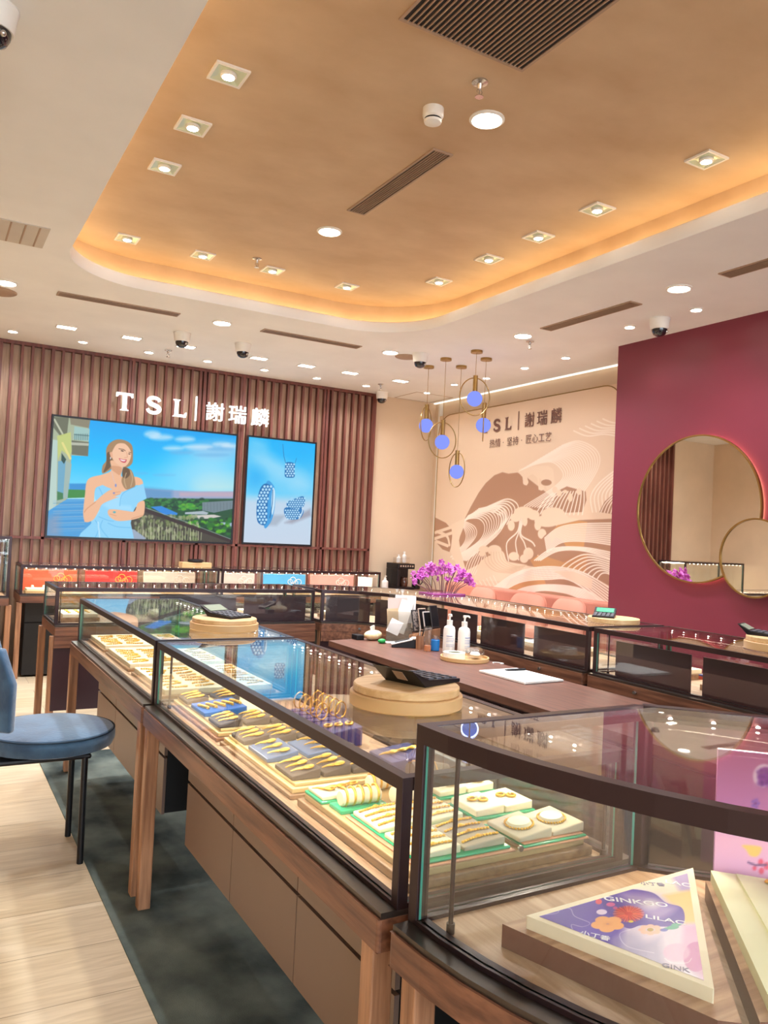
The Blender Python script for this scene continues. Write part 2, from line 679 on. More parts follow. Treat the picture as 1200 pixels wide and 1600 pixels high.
M_silver = mat('silver', 'C9C4BE', 0.25, metal=0.9, var=0.05)
M_disc = wood('pale_wood', 'E2BD88', 'D0A570', 'x', 0.5)
M_pale = mat('pale_wood_side', 'D2A873', 0.5, var=0.05)
M_key = mat('calculator_keys', '5A5A60', 0.5, var=0.05)
M_scr = mat('calculator_screen', '8F9A86', 0.2, var=0.03)
M_gscr = mat('green_calculator_screen', '4FA27C', 0.2, var=0.03)
M_paper = mat('white_paper', 'EEEAE2', 0.7, var=0.02)
M_ink = mat('dark_print', '3A3532', 0.6, var=0.02)
M_mirror = mat('mirror_glass', 'F2F0EC', 0.015, metal=1.0, var=0.0)
MATS['mirror_glass'].node_tree.nodes['Principled BSDF'].inputs['Base Color'].default_value = (0.86, 0.85, 0.82, 1)
M_bulb = emit('frosted_bulb', '8B9CFF', 0.47)
M_pink = mat('blush_upholstery', 'DC927A', 0.75, var=0.05)
M_acr = glass('clear_acrylic', tint=(0.93, 0.93, 0.93), r0=0.08)
M_wine = mat('wine_trim', '5A2C36', 0.4, var=0.05)

# ------------------------------------------------------------------ room shell
ZC = 3.25     # lower ceiling
ZG = 3.52     # raised gold ceiling
BACK = 8.80
XR = 5.75


def rrect(x0, x1, y0, y1, r, n=14):
    pts = []
    for cx, cy, a0 in ((x1 - r, y1 - r, 0), (x0 + r, y1 - r, 90), (x0 + r, y0 + r, 180), (x1 - r, y0 + r, 270)):
        for k in range(n + 1):
            a = math.radians(a0 + 90 * k / n)
            pts.append((cx + r * math.cos(a), cy + r * math.sin(a)))
    return pts


struct('floor', MB().box(-1.1, XR + .1, -2.2, BACK + 0.1, -0.05, 0), M_floor)
struct('floor_outside', MB().box(-9, 12, -12, -2.2, -0.05, -0.001), mat('outside_tile', '8A8078', 0.4, var=0.05))
struct('wall_back', MB().box(-1.0, XR + 0.1, BACK, BACK + 0.1, 0, ZC), M_beige)
struct('wall_left', MB().box(-1.1, -1.0, -2.2, BACK + 0.1, 0, ZC), M_beige)
struct('wall_right', MB().box(XR, XR + 0.1, 5.0, BACK, 0, ZC), M_beige)
mb = MB().box(5.19, XR + 0.1, 3.0, 5.065, 0, ZC).box(5.19, XR + 0.1, -2.2, 3.0, 0, ZC)
struct('wall_red', mb, M_red)
# door outline on the left wall (seen in the mirror)
mb = MB()
for a in ((3.9, 3.915, 0, 2.35), (4.9, 4.915, 0, 2.35)):
    mb.box(-1.003, -0.994, a[0] + 2.6, a[1] + 2.6, a[2], a[3])
mb.box(-1.003, -0.994, 6.5, 7.515, 2.35, 2.365)
struct('door_1', mb, M_goldm)

# lower ceiling with rounded opening
hole = rrect(0.72, 3.62, -1.9, 6.12, 0.62)
outer = [(XR + 0.1, BACK + 0.1), (-1.1, BACK + 0.1), (-1.1, -2.2), (XR + 0.1, -2.2)]


def ring_plate(z, hole, outer, name, m, up=False, thick=0.0):
    bm = bmesh_new()
    import bmesh
    vo = [bm.verts.new((x, y, z)) for x, y in outer]
    vh = [bm.verts.new((x, y, z)) for x, y in hole]
    eo = [bm.edges.new((vo[i], vo[(i + 1) % len(vo)])) for i in range(len(vo))]
    eh = [bm.edges.new((vh[i], vh[(i + 1) % len(vh)])) for i in range(len(vh))]
    bmesh.ops.triangle_fill(bm, use_beauty=True, edges=eo + eh)
    bm.normal_update()
    for f in bm.faces:
        if (f.normal.z > 0) != up:
            f.normal_flip()
    return bm


def bmesh_new():
    import bmesh
    return bmesh.new()


bm = ring_plate(ZC, hole, outer, '', None)
n = len(hole)
# rounded lip round the opening
prof = [(0.0, 0.0), (-0.006, 0.012), (-0.006, 0.075), (0.0, 0.088), (0.12, 0.088)]
hv = []


def offs(d):
    return rrect(0.72 - d, 3.62 + d, -1.9 - d, 6.12 + d, 0.62 + d)


rows = [[bm.verts.new((x, y, ZC + dz)) for x, y in offs(d)] for d, dz in prof]
for a, b in zip(rows[:-1], rows[1:]):
    for i in range(n):
        f = bm.faces.new((a[i], b[i], b[(i + 1) % n], a[(i + 1) % n])); f.smooth = True
me = bpy.data.meshes.new('ceiling')
bm.to_mesh(me); bm.free()
me.materials.append(M_ceil)
o = bpy.data.objects.new('ceiling', me); COL.objects.link(o); o['kind'] = 'structure'

gw = offs(0.17)
mb = MB()
gp = [(x, y) for x, y in gw]
vs = [(x, y, ZC + 0.06) for x, y in gp] + [(x, y, ZG) for x, y in gp]
mb.add(vs, [(i, (i + 1) % n, n + (i + 1) % n, n + i) for i in range(n)], True)
struct('trim_1', mb, M_gold)
mb = MB().box(-0.3, 4.5, -2.1, 7.0, ZG, ZG + 0.06)
o = struct('ceiling_raised', mb, M_gold)
# warm strip laid on the lip
so = offs(0.09)
mb = MB().tube([(x, y, ZC + 0.097) for x, y in so], 0.007, 6, closed=True)
o = mb.build('cove_light_strip', M_cove)
tag(o, 'warm light strip hidden on the ledge around the raised gold ceiling', 'light strip')
# slim white glow line where the ceiling meets the mural wall
mb = MB().box(XR - 0.05, XR - 0.02, 5.2, BACK - 0.02, ZC - 0.012, ZC - 0.002)
o = struct('trim_2', mb, emit('slot_glow', 'FFF0DC', .8))


# ------------------------------------------------------------------ lamps
def spot(parent, z, e, size=105, blend=0.7, r=0.03, col='F1F5FF'):
    return light('lamp_glow', 'SPOT', (0, 0, z), e * K, col, parent, spot_size=math.radians(size), spot_blend=blend, shadow_soft_size=r)


def square_downlight(loc, label):
    t = thing('square_downlight', label, 'ceiling light', loc, 0, 'square spotlights in the gold ceiling')
    h = 0.0775
    mb = MB()
    for a in ((-h, h, -h, -h + .012), (-h, h, h - .012, h), (-h, -h + .012, -h + .012, h - .012), (h - .012, h, -h + .012, h - .012)):
        mb.box(a[0], a[1], a[2], a[3], -0.010, 0)
    mb.build('frame', M_white, t)
    # shallow square reflector
    o1, o2 = h - .012, .04
    vs = [(sx * o1, sy * o1, -0.008) for sx, sy in ((-1, -1), (1, -1), (1, 1), (-1, 1))] + \
         [(sx * o2, sy * o2, -0.0015) for sx, sy in ((-1, -1), (1, -1), (1, 1), (-1, 1))]
    MB().add(vs, [(0, 4, 5, 1), (1, 5, 6, 2), (2, 6, 7, 3), (3, 7, 4, 0), (4, 7, 6, 5)]).build('reflector', M_refl, t)
    mb = MB().lathe([(0.036, -0.002), (0.036, -0.014), (0.030, -0.018)], n=20)
    mb.build('lamp_ring', M_white, t)
    MB().lathe([(0.0005, -0.022), (0.02, -0.021), (0.029, -0.0175), (0.029, -0.016)], n=20).build('lamp', M_lamp, t)
    spot(t, -0.04, 22, 80, 0.9)
    return t


SQ = [(1.062, 3.44, 'nearest the camera in the left row'), (1.062, 3.99, 'second in the left row'),
      (1.062, 4.54, 'third in the left row'), (1.136, 5.85, 'at the far left corner of the gold ceiling'),
      (1.686, 5.85, 'second from left in the far row'), (2.24, 5.845, 'beside the far sprinkler'),
      (2.89, 5.84, 'at the right end of the far row'), (3.41, 5.26, 'at the far right corner of the gold ceiling'),
      (3.41, 4.616, 'second in the right row from the back'), (3.41, 4.08, 'middle of the right row'),
      (3.40, 3.535, 'second nearest the camera in the right row'), (3.395, 2.756, 'nearest the camera in the right row')]
for x, y, s in SQ:
    square_downlight((x, y, ZG), 'square tilting spotlight with pale reflector, ' + s)


def round_light(loc, r, label, group, e, name='round_downlight'):
    t = thing(name, label, 'ceiling light', loc, 0, group)
    MB().lathe([(r, 0), (r, -0.006), (r * .86, -0.012), (r * .8, -0.006), (r * .8, 0)], n=32).build('rim', M_white, t)
    MB().lathe([(0.001, -0.007), (r * .79, -0.0065), (r * .79, -0.002), (0.001, -0.002)], n=28).build('diffuser', M_lamp, t)
    spot(t, -0.03, e, 140, 0.8, 0.05)
    return t


round_light((2.234, 3.09, ZG), .085, 'large round downlight beside the smoke detector in the gold ceiling', None, 40)
round_light((2.248, 4.846, ZG), .085, 'large round downlight beyond the slot vent in the gold ceiling', None, 40)
for x, y, s in ((2.115, 6.648, 'between the two slim vents in the white ceiling'), (0.424, 6.607, 'at the left edge under a grey disc'),
                (3.775, 6.619, 'beside the flat grey disc above the pendants'), (4.321, 5.316, 'at the far end of the right hand vent'),
                (4.302, 3.674, 'between the two right hand vents')):
    round_light((x, y, ZC), .085, 'round white downlight ' + s, None, 26)
ORD = ('leftmost', 'second from the left', 'third from the left', 'middle one', 'third from the right', 'second from the right', 'rightmost')
for k, (x, y) in enumerate(((0.618, 8.293), (1.245, 8.28), (1.887, 8.29), (2.499, 8.28), (3.139, 8.28), (3.781, 8.29), (4.425, 8.295))):
    round_light((x, y, ZC), .05, 'small round spotlight close to the slatted wall, ' + ORD[k], 'small round spotlights along the slatted wall', 7, 'small_spotlight')
for x, y, s in ((4.776, 4.55, 'left of the dome camera by the red wall'), (4.782, 3.921, 'right of the dome camera by the red wall'),
                (5.138, 5.677, 'nearest the red wall over the mural'), (5.148, 6.281, 'second over the mural from the red wall'),
                (5.179, 6.958, 'just behind the pendant rods'), (5.135, 7.498, 'between the pendant rods over the mural'),
                (5.195, 8.167, 'nearest the back corner over the mural')):
    round_light((x, y, ZC), .045, 'small round spotlight ' + s, None, 2.8, 'small_spotlight')


def twin_light(loc, label):
    t = thing('rectangular_downlight', label, 'ceiling light', loc, 0, 'rectangular downlights in front of the slatted wall')
    mb = MB()
    a, b = .09, .055
    for q in ((-a, a, -b, -b + .01), (-a, a, b - .01, b), (-a, -a + .01, -b + .01, b - .01), (a - .01, a, -b + .01, b - .01), (-a + .01, a - .01, -.006, .006)):
        mb.box(q[0], q[1], q[2], q[3], -0.009, 0)
    mb.build('frame', M_white, t)
    MB().box(-a + .01, a - .01, .006, b - .01, -.005, -.001).box(-a + .01, a - .01, -b + .01, -.006, -.005, -.001).build('diffuser', M_lamp, t)
    spot(t, -0.03, 9)
    return t


for i, x in enumerate((1.02, 1.601, 2.122, 2.879, 3.413, 3.934, 4.58)):
    twin_light((x, 7.765, ZC), 'white rectangular downlight before the slatted wall, ' + ORD[i])


# ------------------------------------------------------------------ vents, detectors, cameras
def vent(x0, x1, y0, y1, z, nslat, along, label, name='air_vent', dark=False):
    t = thing(name, label, 'air vent', ((x0 + x1) / 2, (y0 + y1) / 2, z))
    a, b = (x1 - x0) / 2, (y1 - y0) / 2
    mb = MB()
    fr = .012
    for q in ((-a, a, -b, -b + fr), (-a, a, b - fr, b), (-a, -a + fr, -b + fr, b - fr), (a - fr, a, -b + fr, b - fr)):
        mb.box(q[0], q[1], q[2], q[3], -0.008, 0)
    mb.build('frame', M_grille, t)
    MB().box(-a + fr, a - fr, -b + fr, b - fr, -.002, -.0005).build('recess', M_dgrille, t)
    mb = MB()
    for k in range(nslat):
        if along == 'y':
            c = -a + fr + (k + 1) * (2 * a - 2 * fr) / (nslat + 1)
            mb.box(c - .0022, c + .0022, -b + fr, b - fr, -.009, -.002)
        else:
            c = -b + fr + (k + 1) * (2 * b - 2 * fr) / (nslat + 1)
            mb.box(-a + fr, a - fr, c - .003, c + .003, -.009, -.002)
    mb.build('slats', M_grille, t)
    return t


vent(1.495, 2.115, 1.35, 2.685, ZG, 26, 'y', 'large dark louvred air grille in the gold ceiling', 'return_air_grille')
vent(2.18, 2.305, 3.475, 4.46, ZG, 6, 'y', 'long narrow louvred slot vent in the gold ceiling', 'slot_vent')
vent(0.79, 1.74, 6.585, 6.70, ZC, 3, 'x', 'slim slot vent in the white ceiling above the large screen, left one', 'slot_vent')
vent(2.48, 3.45, 6.585, 6.70, ZC, 3, 'x', 'slim slot vent in the white ceiling above the small screen, right one', 'slot_vent')
vent(4.27, 4.39, 4.07, 5.04, ZC, 5, 'y', 'slot vent in the white ceiling near the pendant lights', 'slot_vent')
vent(4.25, 4.37, 2.35, 3.33, ZC, 5, 'y', 'slot vent in the white ceiling above the red wall, cut by the photo edge', 'slot_vent')
t = thing('supply_air_panel', 'flat white ribbed air panel in the ceiling at the left edge', 'air vent', (0.28, 5.40, ZC))
MB().box(-.28, .28, -.2, .2, -.006, 0).build('panel', mat('panel_white', 'CFC6BA', 0.7, var=0.03), t)
mb = MB()
for k in range(7):
    mb.box(-.26 + k * .08, -.25 + k * .08, -.19, .19, -.009, -.006)
mb.build('ribs', M_grille, t)
o = MB().lathe([(.11, 0), (.11, -.006), (.10, -.012), (0.001, -.014)], n=32).build('ceiling_speaker', M_grille, loc=(3.99, 6.68, ZC))
tag(o, 'flat round grey speaker disc in the white ceiling beside the dome camera', 'speaker')
o = MB().lathe([(.13, 0), (.13, -.006), (.12, -.012), (0.001, -.014)], n=32).build('ceiling_speaker', M_grille, loc=(0.40, 6.90, ZC))
tag(o, 'flat round grey disc in the white ceiling at the left edge', 'speaker')
t = thing('access_hatch', 'square flush ceiling hatch in the far right corner', 'hatch', (5.36, 8.5, ZC))
mb = MB()
for q in ((-.27, .27, -.27, -.262), (-.27, .27, .262, .27), (-.27, -.262, -.262, .262), (.262, .27, -.262, .262)):
    mb.box(q[0], q[1], q[2], q[3], -.003, 0)
mb.build('rim', M_grille, t)

t = thing('smoke_detector', 'round white smoke detector with a black slotted band, on the gold ceiling', 'smoke detector', (1.972, 3.161, ZG))
MB().lathe([(.05, 0), (.05, -.035), (.046, -.045), (.0385, -.05)], n=32).build('base', M_white, t)
MB().lathe([(.040, -.048), (.040, -.058)], n=32).build('sensor_slot', M_black, t)
MB().lathe([(.043, -.058), (.040, -.068), (.025, -.076), (.001, -.078)], n=32).build('cap', M_white, t)


def sprinkler(loc, label, s=1.0):
    t = thing('sprinkler', label, 'sprinkler', loc)
    MB().lathe([(.036 * s, 0), (.036 * s, -.006), (.014 * s, -.012), (.009 * s, -.03), (.007 * s, -.034)], n=20).build('escutcheon', M_silver, t)
    mb = MB()
    for sg in (-1, 1):
        mb.tube([(sg * .006 * s, 0, -.033), (sg * .014 * s, 0, -.045 * s), (sg * .004 * s, 0, -.062 * s)], .0025, 6)
    mb.cyl((0, 0, -.066 * s), .003, .034 * s, 8)
    mb.build('frame_arms', M_silver, t)
    MB().lathe([(.019 * s, -.066 * s), (.019 * s, -.069 * s)], n=16).build('deflector', M_silver, t)
    return t


sprinkler((2.018, 2.857, ZG), 'chrome fire sprinkler head in the gold ceiling beside the smoke detector')
sprinkler((2.048, 5.673, ZG), 'chrome fire sprinkler head at the far edge of the gold ceiling')
sprinkler((2.028, 8.069, ZC), 'small sprinkler in the white ceiling above the large screen')
sprinkler((4.494, 5.429, ZC), 'small sprinkler in the white ceiling beside a round downlight')
sprinkler((4.514, 8.104, ZC), 'small sprinkler by the top right corner of the slatted wall')


def dome(loc, label):
    t = thing('dome_camera', label, 'security camera', loc, 20)
    MB().lathe([(.078, 0), (.080, -.008), (.076, -.014), (.068, -.075), (.063, -.084)], n=32).build('housing', M_white, t)
    MB().lathe([(.058, -.08), (.056, -.1), (.045, -.122), (.025, -.134), (.001, -.138)], n=28).build('dome_cover', mat('smoked_dome', '1B1A20', 0.08, coat=0.6), t)
    MB().ell((0.01, -0.052, -.104), .012).build('lens', M_silver, t)
    return t


dome((1.94, 7.25, ZC), 'white dome security camera left of centre above the large screen')
dome((2.532, 7.274, ZC), 'white dome security camera above the gap between the two screens')
dome((4.036, 6.491, ZC), 'white dome security camera beside the pendant lights')
dome((4.796, 8.567, ZC), 'white dome security camera at the right end of the slatted wall')
dome((4.782, 4.254, ZC), 'white dome security camera over the top of the red wall')
o = None
dome((0.11, 3.06, ZC), 'white dome camera cut by the top left corner of the photo')

# ------------------------------------------------------------------ slatted wall
t = thing('slatted_wall_panel', 'brown vertical slatted wall panel behind the screens', 'wall panel', (2.425, BACK, 0))
x0, x1 = 0.05, 4.80
cx = 2.425
MB().box(x0 - cx, x1 - cx, -.03, 0, 0, ZC - .001).build('backing_board', M_back, t)
mb = MB()
nf = 50
for k in range(nf):
    x = x0 + .03 + k * (x1 - x0 - .06) / (nf - 1) - cx
    mb.box(x - .013, x + .013, -.085, -.03, .02, ZC - .03)
mb.build('slats', M_slat, t)
mb = MB().box(x0 - cx, x1 - cx, -.092, -.03, ZC - .035, ZC - .002)
mb.build('top_rail', M_slat, t)
MB().box(x0 - cx, x1 - cx, -.092, -.03, 1.285, 1.312).build('middle_rail', M_slat, t)
for x in (x0 + .0, 1.02, 1.82, 2.60, 3.06, 4.12, x1 - .025):
    MB().box(x - cx, x - cx + .032, -.092, -.03, 0.02, ZC - .035).build('upright', M_slat, t)


# ------------------------------------------------------------------ screens
M_screen = print_mat('screen_picture', emission=0.45)


def screen(x0, x1, z0, z1, pic, label):
    t = thing('display_screen', label, 'screen', ((x0 + x1) / 2, BACK - .095, z0))
    a = (x1 - x0) / 2; h = z1 - z0
    MB().box(-a, a, -.0, .045, 0, h).build('casing', M_black, t)
    b = .02
    mb = MB()
    for q in ((-a, a, 0, b), (-a, a, h - b, h), (-a, -a + b, b, h - b), (a - b, a, b, h - b)):
        mb.box(q[0], q[1], -.012, 0, q[2], q[3])
    mb.build('bezel', M_black, t)
    pic.mesh('picture', (-a + b, -.006, h - b), (2 * a - 2 * b, 0, 0), (0, 0, -(h - 2 * b)), M_screen, t)
    return t


# large screen: woman in a pale blue dress on a terrace.  A, B: crop frames (x, y origin, scale)
p = Pic(440, 276, [(84.7, 650.3), (369.7, 681.0), (360.7, 847.8), (73.4, 836.7)], '19B4F5')
A = (70, 640, 7.059); B = (210, 670, 7.059)
p.vgrad([(0, '1AA6F2'), (.3, '14BEFF'), (.62, '7FD8FA'), (.68, 'A9E2F5'), (1, '8ECDEB')])
for k in range(26):   # brighter haze to the right
    p.ell(520 + k * 25, 420 + (k % 3) * 40, 330, 230, 'B7E4F8', .055, B, soft=30)
p.ell(1000, 640, 320, 90, 'E9EDD8', .5, B, soft=25)
p.ell(950, 230, 330, 90, 'B9CDEA', .5, B, soft=14)
for q in ((200, 60, 90, 40), (300, 95, 130, 34), (560, 115, 110, 30), (430, 215, 110, 24), (700, 200, 160, 26), (960, 170, 90, 20), (1050, 190, 80, 26)):
    p.ell(*q, 'D5E9F8', .7, B, soft=5)
for q in ((520, 262, 130, 22), (950, 225, 140, 16), (330, 510, 120, 8), (60, 492, 90, 8), (850, 290, 190, 18)):
    p.ell(*q, '6FB3E6', .6, B, soft=4)
# hills, town, trees on the right
p.poly([(100, 655), (300, 670), (700, 690), (1130, 690), (1130, 800), (100, 790)], '9AA6C8', .95, B, soft=2)
p.poly([(100, 650), (200, 655), (420, 680), (420, 770), (100, 780)], '4F92C8', .7, B, soft=6)
p.poly([(500, 700), (1130, 695), (1130, 750), (500, 745)], 'D0A9B4', .6, B, soft=3)
p.poly([(90, 765), (600, 770), (1130, 770), (1130, 1290), (600, 1290), (90, 900)], '24543A', 1, B, soft=2)
p.noise(160, 100, 800, 770, 900, ['1C4A38', '2F7A3A', '3E8E45', '173C33'], 28, .8, B, .6)
p.poly([(750, 810), (1090, 790), (1090, 880), (880, 925), (750, 900)], '7C8C9A', .9, B)
for k in range(9):
    p.line([(770 + k * 36, 815), (772 + k * 36, 905)], 1, '56676F', .7, B)
p.poly([(180, 860), (300, 850), (480, 930), (470, 950), (330, 945)], '2F87DC', 1, B, soft=1)
p.poly([(560, 920), (760, 905), (820, 925), (800, 945), (560, 940)], 'B9C4D2', .9, B)
p.poly([(590, 955), (880, 945), (960, 965), (860, 985), (690, 1000)], 'D7CFCB', .95, B)
p.poly([(950, 1030), (1090, 1035), (1090, 1100), (1040, 1095)], 'AFC3E2', .9, B)
p.noise(120, 500, 1080, 960, 1180, ['2C7A2E', '52A62C', '1E5A2C', '17402A', '6CBF2C'], 34, .75, B, .7)
p.noise(26, 480, 700, 830, 900, ['3E9C3A', '63B13A'], 30, .8, B, .6)
# terrace rail and plants
p.poly([(-60, 860), (90, 860), (1085, 1240), (1085, 1290), (-60, 1290)], '4A463E', 1, B)
p.noise(240, 0, 700, 960, 1230, ['8E9A6A', '6F7F4E', 'A9AD8C', '55603C', '3D4636'], 20, .7, B, 1.4)
for k in range(26):
    x = 20 + k * 29; h = 110 + (k * 37) % 130
    p.line([(x - 10, 1225), (x + (k % 3) * 8 - 12, 1225 - h + k * 1.5)], 1.5, ['D2D3B0', 'B6BE96', '9FA788'][k % 3], .9, B)
p.poly([(90, 865), (1085, 1225), (1085, 1262), (560, 1075), (90, 905)], '3B2E30', 1, B)
p.line([(130, 870), (600, 1035), (1080, 1222)], 1.2, 'B9B6C4', .8, B)
p.poly([(-100, 1090), (0, 1110), (130, 1205), (100, 1230), (-160, 1230)], '9AA9BE', 1, B)
# building on the left
p.poly([(70, 60), (505, 105), (490, 180), (480, 515), (300, 505), (250, 1000), (30, 1130)], 'A9B59A', 1, A)
p.poly([(280, 90), (505, 115), (490, 205), (290, 165)], '8C8672', 1, A)
p.poly([(330, 185), (500, 215), (490, 350), (320, 330)], '9FC4C0', 1, A)
for k in range(8):
    p.line([(335 + k * 20, 270), (335 + k * 20, 335)], 1.3, '3C5A5E', .8, A)
p.line([(330, 275), (490, 290)], 1.5, '3C5A5E', .9, A)
p.poly([(300, 340), (490, 360), (480, 515), (300, 495)], '6E7262', 1, A)
p.poly([(270, 360), (490, 372), (487, 400), (300, 392)], 'C8CCBA', .8, A)
p.poly([(90, 80), (270, 90), (250, 260), (180, 300), (100, 200)], '6E7260', 1, A)
p.line([(110, 110), (200, 270)], 4, 'C9CDB4', .9, A)
p.poly([(140, 290), (290, 250), (300, 460), (280, 520), (190, 450), (150, 560)], 'C3CE7A', .9, A)
p.line([(200, 370), (285, 540)], 5, 'E2D98A', 1, A)
p.poly([(90, 330), (145, 340), (130, 1080), (40, 1120)], 'B8D0C8', 1, A)
p.poly([(150, 570), (235, 560), (215, 980), (140, 1000)], '6FA9C6', 1, A)
p.poly([(190, 480), (240, 550), (215, 600), (185, 560)], '30504C', 1, A)
p.poly([(235, 560), (300, 600), (255, 985), (205, 970)], '9FB6B0', 1, A)
p.poly([(140, 900), (205, 920), (205, 985), (140, 1000)], '3F7A46', .9, A)
p.poly([(275, 815), (470, 815), (450, 900), (270, 900)], '2F8BD0', .9, A, soft=2)
p.poly([(265, 880), (460, 885), (445, 970), (255, 975)], '3E8C46', 1, A)
# terrace floor
p.poly([(20, 1130), (250, 985), (450, 985), (520, 1260), (380, 1420), (0, 1420)], '4C9FDA', 1, A)
for k in range(16):
    p.line([(100, 1010 + k * 22), (440, 1000 + k * 22)], 2, ['7DB8E2', '2F86CC', 'A9B8CC'][k % 3], .45, A)
p.poly([(20, 1200), (160, 1150), (180, 1400), (20, 1400)], '9A9AAE', .6, A, soft=10)
# woman
HAIR, HAIRD, SK, SKD, DR, DRD = 'A88662', '5B4632', 'EDB994', 'C98E68', '8ED2F7', '5FB2E6'
p.poly([(800, 330), (900, 345), (965, 400), (975, 520), (960, 600), (880, 640), (720, 600), (740, 650), (640, 705), (640, 620), (680, 560), (680, 440), (720, 370)], HAIR, 1, A, sm=True)
p.poly([(690, 480), (735, 480), (745, 600), (700, 660), (650, 690), (680, 600)], HAIRD, .8, A, sm=True)
p.poly([(730, 560), (860, 620), (850, 740), (1000, 740), (1070, 770), (1080, 830), (990, 840), (850, 920), (700, 860), (570, 860), (545, 1010), (530, 1080), (450, 1240), (430, 1120), (445, 950), (480, 770), (640, 715), (735, 670)], SK, 1, A, sm=True)
p.poly([(740, 620), (850, 640), (830, 720), (790, 700), (740, 660)], SKD, .6, A, sm=True)
p.poly([(775, 380), (860, 365), (930, 420), (955, 500), (925, 590), (870, 632), (800, 600), (750, 540), (745, 470)], 'F2C3A2', 1, A, sm=True)
p.poly([(790, 350), (880, 340), (960, 400), (960, 440), (900, 380), (800, 380), (740, 470), (715, 480), (730, 400)], HAIR, 1, A, sm=True)
p.poly([(720, 480), (745, 470), (752, 520), (735, 530)], 'E8AE8C', 1, A, sm=True)
p.line([(820, 432), (870, 440), (890, 455)], 1.5, '5A4030', 1, A)
p.line([(930, 470), (952, 475)], 1.4, '5A4030', 1, A)
p.ell(857, 456, 17, 6, '3A2A24', 1, A, rot=.25)
p.ell(935, 490, 12, 5, '3A2A24', 1, A, rot=.25)
p.line([(905, 470), (915, 525), (880, 530)], 1.0, 'C98C6C', .9, A)
p.poly([(820, 538), (870, 550), (905, 552), (890, 585), (850, 578)], 'C8465A', 1, A, sm=True)
p.poly([(832, 546), (870, 556), (895, 558), (880, 570), (850, 565)], 'FFF4F0', 1, A, sm=True)
p.ell(728, 535, 5, 14, 'F4F4FF', 1, A)
p.poly([(870, 640), (930, 650), (970, 690), (1000, 800), (985, 860), (900, 880), (850, 800), (860, 720)], HAIR, 1, A, sm=True)
p.poly([(870, 640), (930, 655), (940, 720), (890, 760), (855, 720)], HAIRD, .8, A, sm=True)
p.line([(900, 700), (880, 780), (900, 860)], 2, 'CDB08A', .8, A, sm=True)
p.line([(950, 680), (970, 760), (950, 850)], 2, 'CDB08A', .8, A, sm=True)
p.poly([(590, 850), (640, 830), (700, 860), (750, 880), (850, 910), (1000, 850), (1090, 815), (1125, 980), (1030, 1030), (980, 1120), (960, 1200), (950, 1250), (985, 1420), (370, 1420), (400, 1360), (500, 1270), (560, 1200), (610, 1120), (560, 980), (560, 900)], DR, 1, A)
p.poly([(850, 910), (830, 1050), (950, 1060), (980, 1120), (720, 1100), (640, 1050)], 'A6DDFB', .8, A, soft=4)
for q in (([(1000, 850), (860, 930), (830, 1060)]), ([(600, 860), (640, 960), (600, 1100)]), ([(560, 1220), (600, 1300), (560, 1410)]), ([(640, 1220), (620, 1300), (700, 1410)]), ([(700, 1250), (800, 1290), (950, 1300)]), ([(600, 1180), (700, 1220), (760, 1230)])):
    p.line(q, 2, DRD, .6, A, sm=True)
p.line([(590, 1240), (610, 1420)], 3, 'C9ECFF', .7, A)
# arms and hands
p.poly([(440, 1080), (560, 1010), (640, 940), (740, 880), (835, 900), (840, 925), (780, 960), (820, 965), (760, 985), (640, 1040), (600, 1110), (540, 1210), (460, 1240), (430, 1180)], SK, 1, A, sm=True)
p.line([(560, 1020), (470, 1090), (440, 1130)], 2.5, SKD, .6, A, sm=True)
p.line([(760, 915), (835, 905)], 1.2, SKD, .7, A); p.line([(760, 940), (830, 935)], 1.2, SKD, .7, A)
p.ell(765, 920, 12, 9, '7A86C8', 1, A)
p.poly([(1030, 1030), (1100, 1010), (1100, 1130), (1070, 1180), (960, 1215), (800, 1225), (710, 1170), (705, 1105), (790, 1100), (900, 1115), (990, 1120)], SK, 1, A, sm=True)
p.line([(720, 1150), (790, 1170)], 1.2, SKD, .8, A); p.line([(960, 1200), (1080, 1165)], 2.5, SKD, .5, A)
p.ell(770, 1130, 16, 12, '5FB0B8', 1, A)
p.ell(785, 835, 10, 18, '7E90C8', 1, A); p.line([(740, 680), (760, 770), (783, 820)], .9, 'C9C4D8', .9, A)
screen(1.055, 3.025, 1.305, 2.555, p, 'large wide screen showing a smiling woman in a pale blue dress on a terrace')

# small screen: pave rings
p = Pic(200, 284, [(389.4, 682.5), (493.1, 693.7), (485.1, 851.3), (380.6, 847.2)], '2FBDF8')
A = (380, 680, 9.14)
p.vgrad([(0, '14B4F8'), (.3, '4CC4F8'), (.55, '6FD0F8'), (.62, 'A9D8F0'), (.8, 'BFDCEF'), (1, 'C9D6E4')])
for q in ((250, 330, 220, 130), (450, 450, 220, 120), (650, 600, 260, 160), (850, 700, 160, 120), (200, 120, 130, 80)):
    p.ell(*q, 'A8DEF8', .5, A, rot=.4, soft=22)
p.ell(750, 230, 320, 140, '16B6FF', .5, A, soft=22); p.ell(180, 620, 130, 150, '22AEF6', .6, A, soft=20)
p.poly([(20, 900), (1000, 900), (980, 1560), (10, 1540)], 'C4D4E8', .75, A, soft=14)
p.poly([(600, 1250), (960, 1050), (975, 1150), (700, 1260)], '93909E', .7, A, soft=5)
p.poly([(330, 1290), (440, 1140), (620, 1140), (480, 1290)], '98A4B4', .6, A, soft=5)


